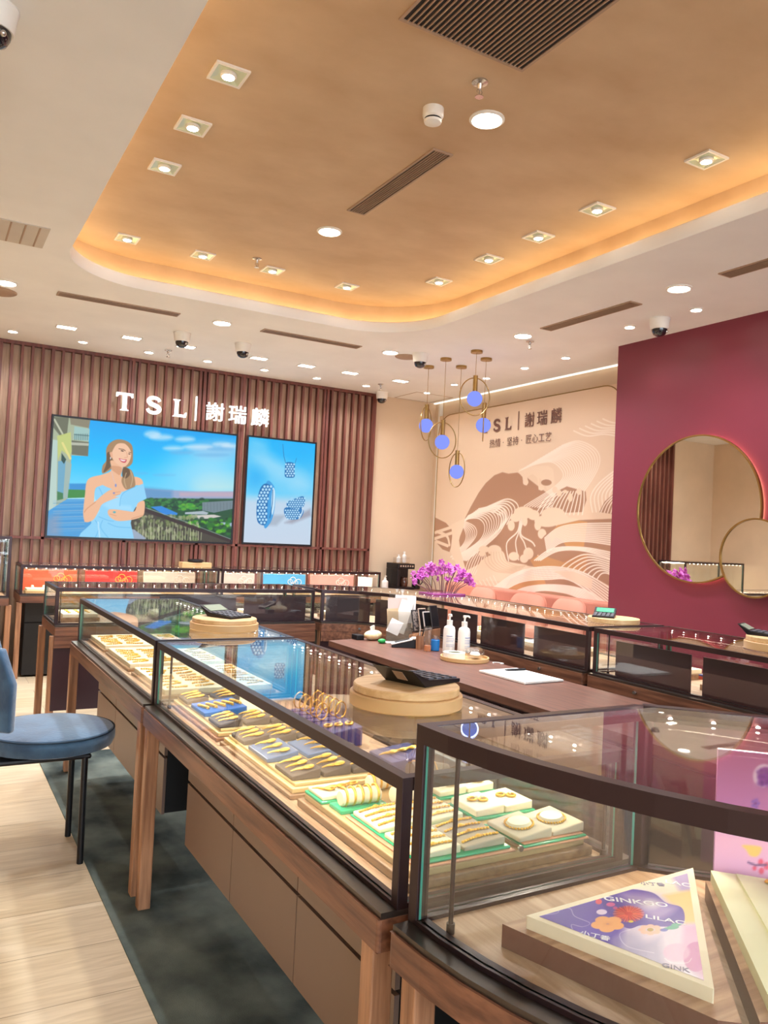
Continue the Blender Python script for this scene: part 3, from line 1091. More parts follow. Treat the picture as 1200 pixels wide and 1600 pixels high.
def pave(p, pts, n, cx, cy, dx, dy, A, shear=0.0):
    p.poly(pts, '1D6FB0', 1, A, sm=True)
    Pq = spline(pts, 6, True)
    xs = [q[0] for q in Pq]; ys = [q[1] for q in Pq]
    y = min(ys); r = 0
    while y < max(ys):
        x = min(xs) + (dx / 2 if r % 2 else 0)
        while x < max(xs):
            c = False
            for i in range(len(Pq)):
                a, b = Pq[i], Pq[(i + 1) % len(Pq)]
                if (a[1] > y) != (b[1] > y) and x < (b[0] - a[0]) * (y - a[1]) / (b[1] - a[1] + 1e-9) + a[0]:
                    c = not c
            if c:
                p.ell(x, y, dx * .36, dy * .36, 'BDE6FF', .95, A, soft=.6)
            x += dx
        y += dy * .86; r += 1


p.poly([(330, 690), (440, 720), (462, 900), (440, 1120), (380, 1270), (300, 1285)], '3E9FE0', 1, A, sm=True)
p.poly([(425, 760), (458, 800), (452, 1000), (420, 1140), (405, 1000)], 'D6F0FF', .9, A, sm=True)
p.line([(428, 780), (420, 980), (385, 1180)], 2, '134E86', .9, A, sm=True)
pave(p, [(330, 690), (410, 740), (370, 860), (350, 1050), (345, 1230), (300, 1285), (215, 1240), (195, 1080), (215, 880), (260, 740)], 5, 0, 0, 46, 50, A)
p.line([(570, 130), (585, 300), (612, 405)], 1.6, '2C6FA8', .9, A); p.line([(765, 330), (735, 425)], 1.4, '2C6FA8', .8, A)
pave(p, [(610, 400), (670, 385), (740, 410), (735, 500), (735, 595), (670, 608), (602, 590), (600, 490)], 5, 0, 0, 38, 38, A)
p.poly([(590, 1050), (700, 1020), (860, 1060), (830, 1170), (740, 1205), (620, 1180)], '2C7CBE', 1, A, sm=True)
pave(p, [(630, 960), (760, 900), (860, 875), (885, 960), (840, 1040), (740, 1050), (650, 1040)], 5, 0, 0, 34, 34, A)
pave(p, [(595, 1060), (700, 1045), (800, 1070), (810, 1150), (720, 1200), (630, 1180)], 5, 0, 0, 34, 34, A)
p.ell(700, 910, 26, 24, '9FD4F4', .9, A)
p.line([(800, 1190), (845, 1100), (850, 1040)], 3, 'E8F6FF', .9, A, sm=True)
screen(3.135, 4.01, 1.315, 2.56, p, 'small upright screen showing diamond rings on pale blue')


# ------------------------------------------------------------------ shop sign
def letter_T(h):
    w = h * .92
    return [(0, h), (w, h), (w + .01 * h, h * .76), (w * .93, h * .76), (w * .86, h * .87), (w * .64, h * .885), (w * .63, h * .2), (w * .66, h * .06), (w * .76, h * .03), (w * .76, 0), (w * .26, 0), (w * .26, h * .03), (w * .36, h * .06), (w * .39, h * .2), (w * .38, h * .885), (w * .16, h * .87), (w * .08, h * .76), (-.01 * h, h * .76)]


def letter_L(h):
    w = h * .8
    return [(0, h), (w * .5, h), (w * .5, h * .965), (w * .40, h * .94), (w * .37, h * .8), (w * .37, h * .14), (w * .80, h * .14), (w * .92, h * .28), (w, h * .28), (w * .96, 0), (0, 0), (0, h * .03), (w * .1, h * .06), (w * .13, h * .2), (w * .13, h * .8), (w * .1, h * .94), (0, h * .965)]


def letter_S(h):
    w = h * .82
    c = spline([(.90, .74), (.80, .87), (.52, .93), (.24, .88), (.14, .73), (.28, .58), (.55, .50), (.82, .40), (.90, .25), (.76, .11), (.48, .06), (.2, .12), (.07, .27)], 6)
    P = [np.array((q[0] * w, q[1] * h)) for q in c]
    L, R = [], []
    for i, q in enumerate(P):
        t = P[min(i + 1, len(P) - 1)] - P[max(i - 1, 0)]
        t = t / np.linalg.norm(t); nn = np.array((-t[1], t[0]))
        s = i / (len(P) - 1)
        wd = h * (.05 + .065 * math.sin(PI * s) ** .7)
        if s < .06 or s > .94:
            wd = h * .075
        L.append(tuple(q + nn * wd)); R.append(tuple(q - nn * wd))
    return L + R[::-1]


def plate(poly, M, th):
    """flat polygon extruded along local z of the 4x4 frame M"""
    mb = MB().prism(poly, 0, th)
    mb.v = [tuple(M @ Vector(q)) for q in mb.v]
    return mb


def sign(O, X, h, m, label, name, gap, bar, cjk_w, th, sub=False, parts=None):
    t = thing(name, label, 'sign', O)
    for ch, fn, x in (('letter_t', letter_T, parts[0]), ('letter_s', letter_S, parts[1]), ('letter_l', letter_L, parts[2])):
        M = frame4(X, (0, 0, 1), (Vector(X) * x))
        plate(fn(h), M, th).build(ch, m, t)
    M = frame4(X, (0, 0, 1), Vector(X) * parts[3] + Vector((0, 0, -h * .12)))
    plate([(0, 0), (h * .07, 0), (h * .07, h * 1.45), (0, h * 1.45)], M, th).build('divider_bar', m, t)
    for k, ch in enumerate('謝瑞麟'):
        M = frame4(X, (0, 0, 1), Vector(X) * parts[4 + k] + Vector((0, 0, h * .10)) + Vector(X).cross(Vector((0, 0, 1))) * (th * .5))
        text_mesh(ch, h * 1.19, m, 'chinese_character', t, M, extrude=th / 2, offset=h * .002)
    return t


M_sign = emit('sign_white', 'FFFDF6', 1.1)
sign((1.665, BACK - .12, 2.672), (1, 0, 0), .185, M_sign, 'glowing white TSL shop sign with Chinese characters on the slatted wall', 'illuminated_sign', 0, 0, 0, .03,
     parts=(0.0, .315, .60, .845, .955, 1.22, 1.49))

# ------------------------------------------------------------------ mural
M_mural = print_mat('mural_print', rough=0.6)
p = Pic(620, 412, [(686.3, 650.7), (1026.5, 587.3), (1010.6, 994.1), (673.0, 936.0)], 'EBCFB2')
A = (670, 700, 7.273); B = (810, 640, 7.5); D = (810, 790, 7.5)
CR, BR, GD, CL = 'F1D6BA', 'B58A6E', 'DDA266', 'FBE9D6'


def fam(g1, g2, n, wd, col, a, o, t0=0.0, t1=1.0):
    s1, s2 = spline(g1, 6), spline(g2, 6)
    for k in range(n):
        t = t0 + (t1 - t0) * k / max(1, n - 1)
        p.line([((1 - t) * q[0] + t * r[0], (1 - t) * q[1] + t * r[1]) for q, r in zip(s1, s2)], wd, col, a, o)


p.poly([(400, 810), (470, 670), (560, 510), (640, 400), (740, 310), (830, 275), (900, 292), (1000, 280), (1100, 330), (1400, 560), (1500, 1400), (900, 1290), (600, 1300), (400, 1400), (330, 1000)], BR, 1, A, soft=1)
p.poly([(0, 810), (70, 790), (190, 850), (260, 930), (270, 1050), (230, 1180), (150, 1150), (60, 1050), (0, 1040)], BR, 1, A)
for q in (([(70, 960), (250, 900)]), ([(60, 1030), (270, 960)]), ([(80, 1060), (210, 1110)]), ([(90, 950), (200, 1000), (230, 1100)])):
    p.line(q, 7, CR, 1, A, sm=True)
# foam edge of the big wave
p.poly([(0, 690), (200, 660), (340, 660), (400, 700), (420, 900), (330, 940), (290, 850), (240, 800), (230, 900), (280, 940), (230, 940), (215, 800), (160, 755), (95, 790), (110, 850), (90, 890), (50, 870), (40, 790), (0, 745)], 'EFD5B9', 1, B)
p.ell(320, 855, 62, 36, BR, 1, B); p.ell(78, 850, 32, 36, CR, 1, B); p.ell(262, 915, 34, 34, CR, 1, B)
fam([(0, 720), (200, 640), (400, 620), (520, 760), (420, 900), (60, 1130)], [(500, 420), (700, 370), (900, 470), (940, 640), (800, 900), (560, 1180)], 17, 2.2, CL, .85, B)
fam([(640, 250), (800, 310), (1000, 290), (1180, 320)], [(980, 110), (1080, 150), (1200, 165), (1300, 180)], 6, 2.4, CL, .9, B)
fam([(860, 1200), (840, 1020), (940, 860), (1140, 700)], [(1080, 1180), (1060, 1000), (1120, 900), (1250, 780)], 6, 2.6, CL, .9, B)
p.poly([(940, 1200), (1000, 1080), (1100, 990), (1200, 960), (1200, 1240)], BR, 1, B)
fam([(960, 1200), (1010, 1100), (1100, 1010)], [(1150, 1220), (1170, 1120), (1200, 1050)], 6, 2.2, CL, .9, B)
p.poly([(560, 900), (780, 960), (790, 1060), (740, 1200), (500, 1210), (380, 1140), (440, 960)], BR, 1, B)
fam([(420, 960), (300, 1060), (200, 1220)], [(760, 960), (760, 1080), (740, 1230)], 12, 2.6, CL, .95, B)
for q in ((470, 980, 30, 40), (600, 1030, 30, 50), (700, 960, 30, 40), (420, 940, 30, 40), (540, 960, 26, 20)):
    p.ell(*q, CR, 1, B)
# left large wave
fam([(440, 770), (720, 640), (890, 580), (1000, 640), (1010, 760)], [(400, 830), (600, 720), (800, 760), (790, 920), (560, 1130)], 8, 2.6, CL, .95, A)
fam([(560, 690), (800, 660), (870, 800), (760, 1000), (420, 1280)], [(400, 810), (560, 800), (630, 900), (560, 1060), (260, 1260)], 10, 2.5, CL, .95, A)
fam([(400, 830), (520, 900), (520, 1020), (330, 1240)], [(390, 900), (420, 1000), (380, 1100), (240, 1240)], 7, 2.3, CL, .9, A)
p.poly([(250, 870), (400, 800), (390, 900), (350, 1000), (330, 1080), (350, 1150), (420, 1400), (330, 1360), (240, 1180), (260, 1000)], CR, 1, A)
fam([(520, 1180), (440, 1290), (400, 1440)], [(640, 1200), (640, 1300), (560, 1440)], 8, 2.6, CL, .9, A)
fam([(1030, 800), (1000, 950), (880, 1080), (900, 1280)], [(1080, 780), (1040, 980), (1180, 1080), (1240, 1240)], 4, 3.2, CL, .9, A)
# foam blobs
for q in ((980, 790, 60, 50), (930, 880, 40, 60), (1080, 740, 60, 70), (1080, 830, 30, 50), (620, 1150, 60, 40), (740, 1160, 80, 60), (800, 1240, 60, 80), (960, 1230, 60, 50), (600, 1200, 40, 30)):
    p.ell(*q, CR, 1, A, soft=1)
for q in ((60, 80, 120, 70), (170, 110, 70, 60), (70, 180, 30, 60), (220, 230, 40, 60), (400, 100, 140, 80), (330, 180, 150, 70), (270, 330, 50, 60), (470, 150, 110, 60), (560, 190, 180, 50), (110, 560, 60, 70), (60, 620, 50, 50)):
    p.ell(*q, CR, 1, D, soft=1)
p.poly([(600, 1270), (820, 1180), (900, 1300), (1100, 1330), (1180, 1420), (900, 1500), (540, 1500), (540, 1400)], CR, 1, A, sm=True)
fam([(640, 1180), (640, 1300), (760, 1400), (1000, 1420)], [(820, 1180), (860, 1280), (980, 1340), (1100, 1330)], 7, 2.0, 'DDBF9E', .8, A)
# lower right rolling bands
p.poly([(170, 500), (300, 350), (450, 230), (700, 170), (1150, 150), (1150, 560), (600, 500), (200, 580)], BR, 1, D)
p.poly([(350, 340), (450, 230), (700, 175), (800, 190), (760, 480), (560, 490), (500, 400), (430, 370), (380, 440)], GD, .75, D)
fam([(300, 380), (460, 260), (700, 215), (1150, 205)], [(330, 560), (500, 430), (800, 420), (1150, 470)], 11, 2.5, CL, .9, D)
p.poly([(90, 700), (240, 580), (500, 500), (800, 490), (1130, 560), (1130, 980), (800, 800), (500, 740), (200, 720)], BR, 1, D)
p.poly([(130, 640), (220, 580), (330, 600), (520, 660), (700, 600), (800, 560), (780, 780), (500, 730), (180, 720)], GD, .6, D)
p.poly([(500, 640), (700, 560), (880, 560), (760, 780)], 'B97F5E', .45, D, soft=5)
fam([(180, 640), (400, 500), (760, 490), (1130, 560)], [(250, 640), (460, 530), (760, 530), (1130, 640)], 4, 2.5, CL, .95, D)
fam([(450, 760), (600, 640), (800, 570), (1120, 650)], [(900, 880), (960, 800), (1030, 790), (1120, 840)], 8, 2.4, CL, .95, D)
p.poly([(-260, 1100), (-100, 860), (150, 740), (400, 720), (700, 760), (900, 860), (1100, 1000), (1100, 1260), (-260, 1260)], BR, 1, D)
p.poly([(-200, 1000), (-60, 860), (160, 800), (290, 850), (320, 930), (100, 960), (-100, 1040)], GD, .6, D)
fam([(-300, 960), (-20, 780), (350, 715), (740, 780), (1100, 990)], [(-300, 1080), (0, 900), (340, 860), (640, 890), (1100, 1240)], 8, 2.8, CL, .95, D)
fam([(-200, 1080), (100, 950), (480, 930), (800, 1000), (1090, 1180)], [(-100, 1130), (200, 1000), (480, 1010), (700, 1080), (1000, 1260)], 8, 2.6, CL, .95, D)
p.poly([(390, 760), (640, 770), (860, 860), (850, 980), (700, 920), (560, 850)], CR, .9, D)
fam([(-500, 900), (-350, 1100), (-100, 1160)], [(-300, 820), (-200, 1000), (-60, 1080)], 6, 2.2, CL, .8, D)
# dark lettering
t = thing('wave_mural', 'beige wall panel printed with cream and brown waves', 'mural', (5.70, 6.845, .7))
MB().box(0, .045, -1.775, 1.775, 0, 2.36).build('board', M_beige, t)
p.mesh('wave_print', (-.002, 1.775, 2.36), (0, -3.55, 0), (0, 0, -2.36), M_mural, t,
       keep=lambda u, v: ~((np.hypot(np.maximum(.07 - u, 0) / .07, np.maximum(.105 - v, 0) / .105) > 1) | (np.hypot(np.maximum(u - .90, 0) / .07, np.maximum(.105 - v, 0) / .105) > 1)))
fr = [(0, 1.775, 0)] + [(0, 1.775, 2.11)] + [(0, 1.775 - .25 + .25 * math.cos(a), 2.11 + .25 * math.sin(a)) for a in np.linspace(.1, PI / 2, 9)]
fr += [(0, -1.12 - .25 * math.sin(a), 2.11 + .25 * math.cos(a)) for a in np.linspace(0, PI / 2, 9)] + [(0, -1.37, 0)]
MB().tube([(-.004, y, z) for _, y, z in fr], .006, 8).build('brass_edging', M_goldm, t)
o = struct('trim_3', MB().box(5.70, 5.749, 8.625, 8.66, 0, ZC - .02), M_white)
M_mtext = mat('mural_lettering', '7A5346', 0.6, var=0.05)
t2 = sign((5.690, 7.545, 2.757), (0, -1, 0), .145, M_mtext, 'brown TSL lettering with Chinese characters printed on the wave mural', 'wall_lettering', 0, 0, 0, .004,
          parts=(-.13, .085, .295, .53, .635, .845, 1.065))
M = frame4((0, -1, 0), (0, 0, 1), Vector((-.002, -.02, -.175)))
for k, (wd, x) in enumerate((('热情', 0), ('·', .245), ('坚持', .32), ('·', .57), ('匠心工艺', .65))):
    text_mesh(wd, .108, M_mtext, 'slogan_word', t2, M @ Matrix.Translation((x, 0, 0)), extrude=.0006, sx=.98)


# ------------------------------------------------------------------ round mirrors on the red wall
def mirror(cy, cz, R, off, label, z0=0.0):
    t = thing('round_mirror', label, 'mirror', (5.19, cy, cz))
    Mx = rot('Y', -90)
    MB().lathe([(R - .012, z0), (R - .012, off)], n=64, M=Mx).build('mirror_glass', M_mirror, t)
    MB().lathe([(R - .0115, z0), (R - .0115, off + .008), (R, off + .008), (R, z0)], n=72, M=Mx).build('brass_frame', M_goldm, t)
    return t


m1 = mirror(4.165, 1.815, .575, .04, 'large round wall mirror with a thin brass frame and a glow around it', .024)
MB().cyl((0, 0, 0), .2, .024, 32, M=rot('Y', -90)).build('wall_mount', M_black, m1)
MB().ring((-.014, 0, 0), .548, .006, M=rot('Y', 90), n=64).build('halo_light', emit('halo', 'FFC9A0', 9), m1)
m2 = mirror(3.62, 1.46, .285, .07, 'smaller round brass framed mirror overlapping the large one', .052)
MB().cyl((0, -.18, 0), .03, .052, 16, M=rot('Y', -90)).build('wall_mount', M_goldm, m2)

# ------------------------------------------------------------------ carpet
o = MB().box(0.69, 3.95, -1.6, 5.45, 0.0, 0.006).build('carpet', M_carpet)
tag(o, 'dark mottled green grey carpet under the island of display counters', 'carpet')


# ------------------------------------------------------------------ display counters
def cent(P):
    return (sum(p[0] for p in P) / len(P), sum(p[1] for p in P) / len(P))


def off_path(P, d, ref, e=0.0):
    """move a path away from ref by d (negative = towards) and lengthen both ends by e"""
    out = []
    m = len(P)
    for i, p in enumerate(P):
        a = P[max(i - 1, 0)]; b = P[min(i + 1, m - 1)]
        t = Vector((b[0] - a[0], b[1] - a[1])).normalized()
        n_ = Vector((-t[1], t[0]))
        mid = Vector((p[0] - ref[0], p[1] - ref[1]))
        if i == 0:
            sgn = None
        out.append((p, t, n_))
    # orientation from middle vertex
    k = m // 2 if m > 2 else 0
    p, t, n_ = out[k]
    sg = 1 if n_.dot(Vector((p[0] - ref[0], p[1] - ref[1]))) > 0 else -1
    res = []
    for i, (p, t, n_) in enumerate(out):
        q = Vector((p[0], p[1])) + n_ * sg * d
        if i == 0:
            q -= t * e
        if i == m - 1:
            q += t * e
        res.append((q[0], q[1]))
    return res


def grow(Cp, Sp, d, e=None):
    """the strip between the two paths, grown by d at the sides and e at the ends"""
    e = d if e is None else e
    ref = cent(Cp + Sp)
    rc, rs_ = cent(Sp), cent(Cp)
    C2 = off_path(Cp, d, rc); S2 = off_path(Sp, d, rs_)
    # ends: move along end normals
    def ext(P, Q, i, j, e):
        t = Vector((P[i][0] - P[j][0], P[i][1] - P[j][1])).normalized()
        return (P[i][0] + t[0] * e, P[i][1] + t[1] * e)
    C2[0] = ext(C2, S2, 0, 1, e); C2[-1] = ext(C2, S2, -1, -2, e)
    S2[0] = ext(S2, C2, 0, 1, e); S2[-1] = ext(S2, C2, -1, -2, e)
    return C2, S2


def loc_(P, o):
    return [(p[0] - o[0], p[1] - o[1]) for p in P]


def plen(P):
    return sum(math.dist(P[i], P[i + 1]) for i in range(len(P) - 1))


def resample(P, n):
    L = plen(P); out = []; d = 0; i = 0; acc = 0
    for k in range(n):
        s = L * k / (n - 1)
        while i < len(P) - 2 and acc + math.dist(P[i], P[i + 1]) < s - 1e-9:
            acc += math.dist(P[i], P[i + 1]); i += 1
        q = (s - acc) / max(1e-9, math.dist(P[i], P[i + 1]))
        out.append((P[i][0] + (P[i + 1][0] - P[i][0]) * q, P[i][1] + (P[i + 1][1] - P[i][1]) * q))
    return out


ZT0 = 0.765      # top of the wooden counter
ZD = 0.780       # display floor


def counter(label, Cw, Sw, zt=1.03, fr=0.024, frh=0.026, legs=(), wood_m=None, group='glass display counters', staff=None,
            body=True, body_m=None, led='cust', splits=4, post_m=None, area=4.2, rods=(), zb=0.27, deck_m=None, pm=None, binset=.16):
    """Cw customer side path, Sw staff side path, world coordinates"""
    wood_m = wood_m or M_wood
    o0 = cent(Cw + Sw)
    C, S = loc_(Cw, o0), loc_(Sw, o0)
    t = thing('display_counter', label, 'display counter', (o0[0], o0[1], 0), 0, group)
    g = lambda d, e=None: grow(C, S, d, e)
    # wooden table top with rounded edge, grey metal band, display floor
    MB().slab(*g(.040, .0), ZT0 - .062, ZT0).build('apron', wood_m, t, bevel=.008, segs=3)
    MB().slab(*g(.034, -.002), ZT0 + .0, ZT0 + .012).build('base_frame', M_base, t)
    MB().slab(*g(-.012, -.012), ZT0 + .0125, ZD - .0008).build('display_floor', deck_m or M_deck, t)
    for (x, y) in legs:
        MB().box(x - o0[0] - .024, x - o0[0] + .024, y - o0[1] - .024, y - o0[1] + .024, 0.006 if y < 5.45 else 0, ZT0 - .062).build('leg', M_woodz, t, bevel=.004)
    # hung drawer cabinet below
    if body:
        Cb, Sb = g(-.12 if binset > .1 else -.05, -binset)
        MB().slab(Cb, Sb, zb + .005, ZT0 - .063).build('cabinet_body', body_m or M_dark, t)
        Cf = off_path(Cb, .014, cent(Sb)); Ci = off_path(Cb, .001, cent(Sb))
        n = splits
        RF, RI = resample(Cf, n * 6 + 1), resample(Ci, n * 6 + 1)
        for k in range(n):
            a, b = k * 6, k * 6 + 7
            F_, I_ = RF[a:b], RI[a:b]
            def trim(P):
                t0 = Vector((P[1][0] - P[0][0], P[1][1] - P[0][1])).normalized() * .0025
                P = list(P)
                P[0] = (P[0][0] + t0[0], P[0][1] + t0[1]); P[-1] = (P[-1][0] - t0[0], P[-1][1] - t0[1])
                return P
            F_, I_ = trim(F_), trim(I_)
            MB().slab(F_, I_, zb, .505).build('door_panel', pm or M_taupe, t)
            MB().slab(F_, I_, .517, ZT0 - .066).build('upper_panel', pm or M_taupe, t)
    # glass case frame
    Co, So = g(0, 0); Cn, Sn = g(-fr, -fr)
    def bars(z0, z1, name):
        MB().slab(Co, off_path(Co, -fr, cent(So)), z0, z1).build(name, M_frame, t, bevel=.0015)
        MB().slab(So, off_path(So, -fr, cent(Co)), z0, z1).build(name, M_frame, t, bevel=.0015)
        for i, j in ((0, 1), (-1, -2)):
            tv = Vector((Co[i][0] - Co[j][0], Co[i][1] - Co[j][1])).normalized()
            ts = Vector((So[i][0] - So[j][0], So[i][1] - So[j][1])).normalized()
            E0 = [Co[i], So[i]]
            E1 = [(Co[i][0] - tv[0] * fr, Co[i][1] - tv[1] * fr), (So[i][0] - ts[0] * fr, So[i][1] - ts[1] * fr)]
            # keep clear of the long bars
            def sh(E):
                v = Vector((E[1][0] - E[0][0], E[1][1] - E[0][1])).normalized() * fr
                return [(E[0][0] + v[0], E[0][1] + v[1]), (E[1][0] - v[0], E[1][1] - v[1])]
            MB().slab(sh(E0), sh(E1), z0, z1).build(name, M_frame, t, bevel=.0015)
    bars(zt - frh, zt, 'top_rail')
    bars(ZT0 + .0125, ZT0 + .022, 'bottom_rail')
    pw = fr
    for P, i, Q in ((Co, 0, So), (Co, -1, So), (So, 0, Co), (So, -1, Co)):
        j = 1 if i == 0 else -2
        tv = Vector((P[j][0] - P[i][0], P[j][1] - P[i][1])).normalized()
        nv = Vector((Q[i][0] - P[i][0], Q[i][1] - P[i][1])).normalized()
        p0 = Vector(P[i]); a = [p0, p0 + tv * pw, p0 + tv * pw + nv * pw, p0 + nv * pw]
        MB().prism([(q[0], q[1]) for q in a], ZT0 + .022, zt - frh).build('corner_post', M_frame, t, bevel=.0015)
    # panes
    th = .005
    def inset(P, d, e):
        Q = list(P); t0 = Vector((P[1][0] - P[0][0], P[1][1] - P[0][1])).normalized() * e
        t1 = Vector((P[-2][0] - P[-1][0], P[-2][1] - P[-1][1])).normalized() * e
        Q[0] = (P[0][0] + t0[0], P[0][1] + t0[1]); Q[-1] = (P[-1][0] + t1[0], P[-1][1] + t1[1])
        return Q
    for P, Q in ((Co, So), (So, Co)):
        A_ = inset(off_path(P, -.006, cent(Q)), 0, fr + .001); B_ = inset(off_path(P, -.006 - th, cent(Q)), 0, fr + .001)
        mb = MB().slab(A_, B_, ZT0 + .022, zt - frh)
        mb.mi = face_kinds(mb, len(A_))
        mb.build('glass_pane', [M_glass, M_edge], t)
    for i, j in ((0, 1), (-1, -2)):
        tv = Vector((Co[j][0] - Co[i][0], Co[j][1] - Co[i][1])).normalized()
        ts = Vector((So[j][0] - So[i][0], So[j][1] - So[i][1])).normalized()
        v = (Vector(So[i]) - Vector(Co[i])).normalized() * (fr + .001)
        a = Vector(Co[i]) + v + tv * .006; b = Vector(So[i]) - v + ts * .006
        mb = MB().slab([tuple(a), tuple(b)], [tuple(a + tv * th), tuple(b + ts * th)], ZT0 + .022, zt - frh)
        mb.mi = face_kinds(mb, 2)
        mb.build('glass_pane', [M_glass, M_edge], t)
    Ct, St = g(-fr - .001, -fr - .001)
    MB().slab(Ct, St, zt - .007, zt - .001).build('top_glass', M_glass, t)
    # led strip under the top rail
    def strip(P, Q):
        a = off_path(inset(P, 0, .03), -fr - .003, cent(Q)); b = off_path(inset(P, 0, .03), -fr - .017, cent(Q))
        ls = MB().slab(a, b, zt - .030, zt - .022).build('led_strip', M_base, t)
        c = off_path(inset(P, 0, .05), -fr - .010, cent(Q))
        nb = max(4, int(plen(c) / .08))
        mb = MB()
        for q in resample(c, nb):
            mb.ell((q[0], q[1], zt - .026), (.0055, .0055, .0085), 8, 5)
        mb.build('led_beads', M_led, ls)
        # the strip's light
        mid = resample(c, 5)
        for k in (1, 3):
            q = mid[k]
            d = Vector((mid[k + 1][0] - mid[k - 1][0], mid[k + 1][1] - mid[k - 1][1]))
            tow = Vector(cent(Q)) - Vector(q); tow.normalize()
            X = Vector((d[0], d[1], 0)).normalized()
            Z = -Vector((tow[0] * .45, tow[1] * .45, -1)).normalized()
            Y = Z.cross(X)
            R = Matrix((X, Y, Z)).transposed()
            light('case_light', 'AREA', (q[0], q[1], zt - .036), area * .75 * plen(c) * .5, 'FFF0D6', t, R.to_euler(),
                  shape='RECTANGLE', size=plen(c) * .46, size_y=.012)
    if led in ('cust', 'both'):
        strip(Co, So)
    if led in ('staff', 'both'):
        strip(So, Co)
    for (x, y) in rods:
        MB().cyl((x - o0[0], y - o0[1], ZD), .008, .018, 12).cyl((x - o0[0], y - o0[1], ZD + .018), .0045, zt - ZD - .05, 10).cyl((x - o0[0], y - o0[1], zt - .034), .007, .008, 10).build('support_rod', M_frame, t)
    # staff side: dark sliding backs and locked drawers
    if staff:
        nb, drw = staff
        P = off_path(So, -.030, cent(Co)); P2 = off_path(So, -.036, cent(Co))
        N = 60
        A_, B_ = resample(P, N + 1), resample(P2, N + 1)
        L = plen(P)
        for (s0, s1) in nb:
            i0, i1 = int(round(s0 * N)), int(round(s1 * N))
            MB().slab(A_[i0:i1 + 1], B_[i0:i1 + 1], ZD, zt - .055).build('back_panel', M_backp, t)
        Sf = off_path(So, .042, cent(Co)); Sg = off_path(So, .030, cent(Co))
        A_, B_ = resample(Sf, N + 1), resample(Sg, N + 1)
        e0 = 0
        for k in range(drw):
            i0 = int(round(k * N / drw)); i1 = int(round((k + 1) * N / drw))
            dp = MB().slab(A_[i0:i1 + 1], B_[i0:i1 + 1], ZT0 - .14, ZT0 - .064).build('drawer_front', wood_m, t, bevel=.002)
            q = A_[(i0 + i1) // 2]
            nn = Vector((A_[(i0 + i1) // 2][0] - B_[(i0 + i1) // 2][0], A_[(i0 + i1) // 2][1] - B_[(i0 + i1) // 2][1], 0)).normalized()
            Mz = Vector((0, 0, 1)).rotation_difference(nn).to_matrix()
            MB().cyl((q[0], q[1], ZT0 - .03), .009, .012, 14, M=Mz).build('lock', M_silver, dp)
        MB().slab(off_path(So, .029, cent(Co)), off_path(So, -.05, cent(Co)), .20, ZT0 - .0645).build('staff_cabinet', M_backp, t)
    return t


def face_kinds(mb, n):
    """large faces glass (0), narrow faces green edge (1)"""
    out = []
    for f in mb.f:
        P = [Vector(mb.v[i]) for i in f]
        e = [(P[(i + 1) % len(P)] - P[i]).length for i in range(len(P))]
        out.append(1 if min(e) < .012 and max(e) > .03 and (abs(P[0].z - P[2].z) < 1e-6 or len(set(round(q.z, 4) for q in P)) > 1 and min(e) < .012) else 0)
    return out


CX, SX = 0.83, 1.437      # island: customer face and staff face of the left run
# far left counter
counter('glass display counter farther down the left run, holding three cream jewellery trays',
        [(CX, 5.06), (CX, 3.245)], [(SX, 5.06), (SX, 3.245)], legs=[(.817, 5.06), (1.44, 5.06), (.817, 3.29)], splits=3, led='both', area=2.1)
# near left counter
counter('long glass display counter in the middle of the left run, under the large round riser',
        [(CX, 3.215), (CX, 1.325)], [(SX, 3.215), (SX, 1.325)], legs=[(.817, 3.165), (.817, 1.37)], splits=3, led='both', area=2.1,
        rods=[(.868, 3.13), (1.402, 1.352)])
# curved corner counter
RC = 1.13; L_ = RC - (SX - CX)
arc = [(CX + RC - RC * math.cos(a), 1.285 - RC * math.sin(a)) for a in np.linspace(0, PI / 2, 19)]
inn = resample([(SX, 1.285), (SX + L_, 1.285 - L_)], 19)
counter('tall curved glass corner counter nearest the camera, with the purple flower card inside',
        arc, inn, zt=1.145, fr=.026, frh=.034, legs=[(.835, 1.245)], splits=3, led='staff', area=4.2, rods=[(.872, 1.205)])
# far side of the island
counter('glass display counter on the far side of the island, dark backs towards the camera',
        [(2.74, 6.43), (.80, 6.43)], [(2.74, 5.83), (.80, 5.83)], legs=[(.80, 5.83), (.80, 6.42), (2.72, 5.83)], wood_m=M_woodx, staff=([(.03, .30), (.34, .64)], 2), led='cust', splits=3,
        area=1.2, rods=[(.84, 5.88)], group='far counters of the island', pm=M_dark)
# curved far corner + right side
ci = [(2.80, 5.83), (2.93, 5.80), (3.08, 5.72), (3.2, 5.58), (3.28, 5.40), (3.315, 5.2)] + [(3.32, y) for y in (4.8, 4.4, 4.0, 3.7, 3.38)]
co = [(2.80, 6.43), (3.12, 6.40), (3.42, 6.26), (3.68, 6.02), (3.85, 5.70), (3.925, 5.35)] + [(3.94, y) for y in (4.8, 4.4, 4.0, 3.7, 3.38)]
counter('curved glass display counter at the far right corner of the island', co, ci, legs=[(2.82, 5.85)], wood_m=M_wood,
        staff=([(.02, .15), (.17, .30), (.32, .46), (.48, .60), (.62, .79), (.81, .985)], 4), led='cust', splits=4, area=1.2, group='far counters of the island', pm=M_dark)
counter('glass display counter on the right side of the island, in front of the red wall',
        [(3.94, 3.34), (3.94, 1.2)], [(3.32, 3.34), (3.32, 1.2)], legs=[(3.93, 3.30)], wood_m=M_wood, staff=([(.06, .30), (.34, .56), (.60, .84)], 3),
        led='cust', splits=3, area=1.5, rods=[(3.36, 3.26)], group='far counters of the island', pm=M_dark)
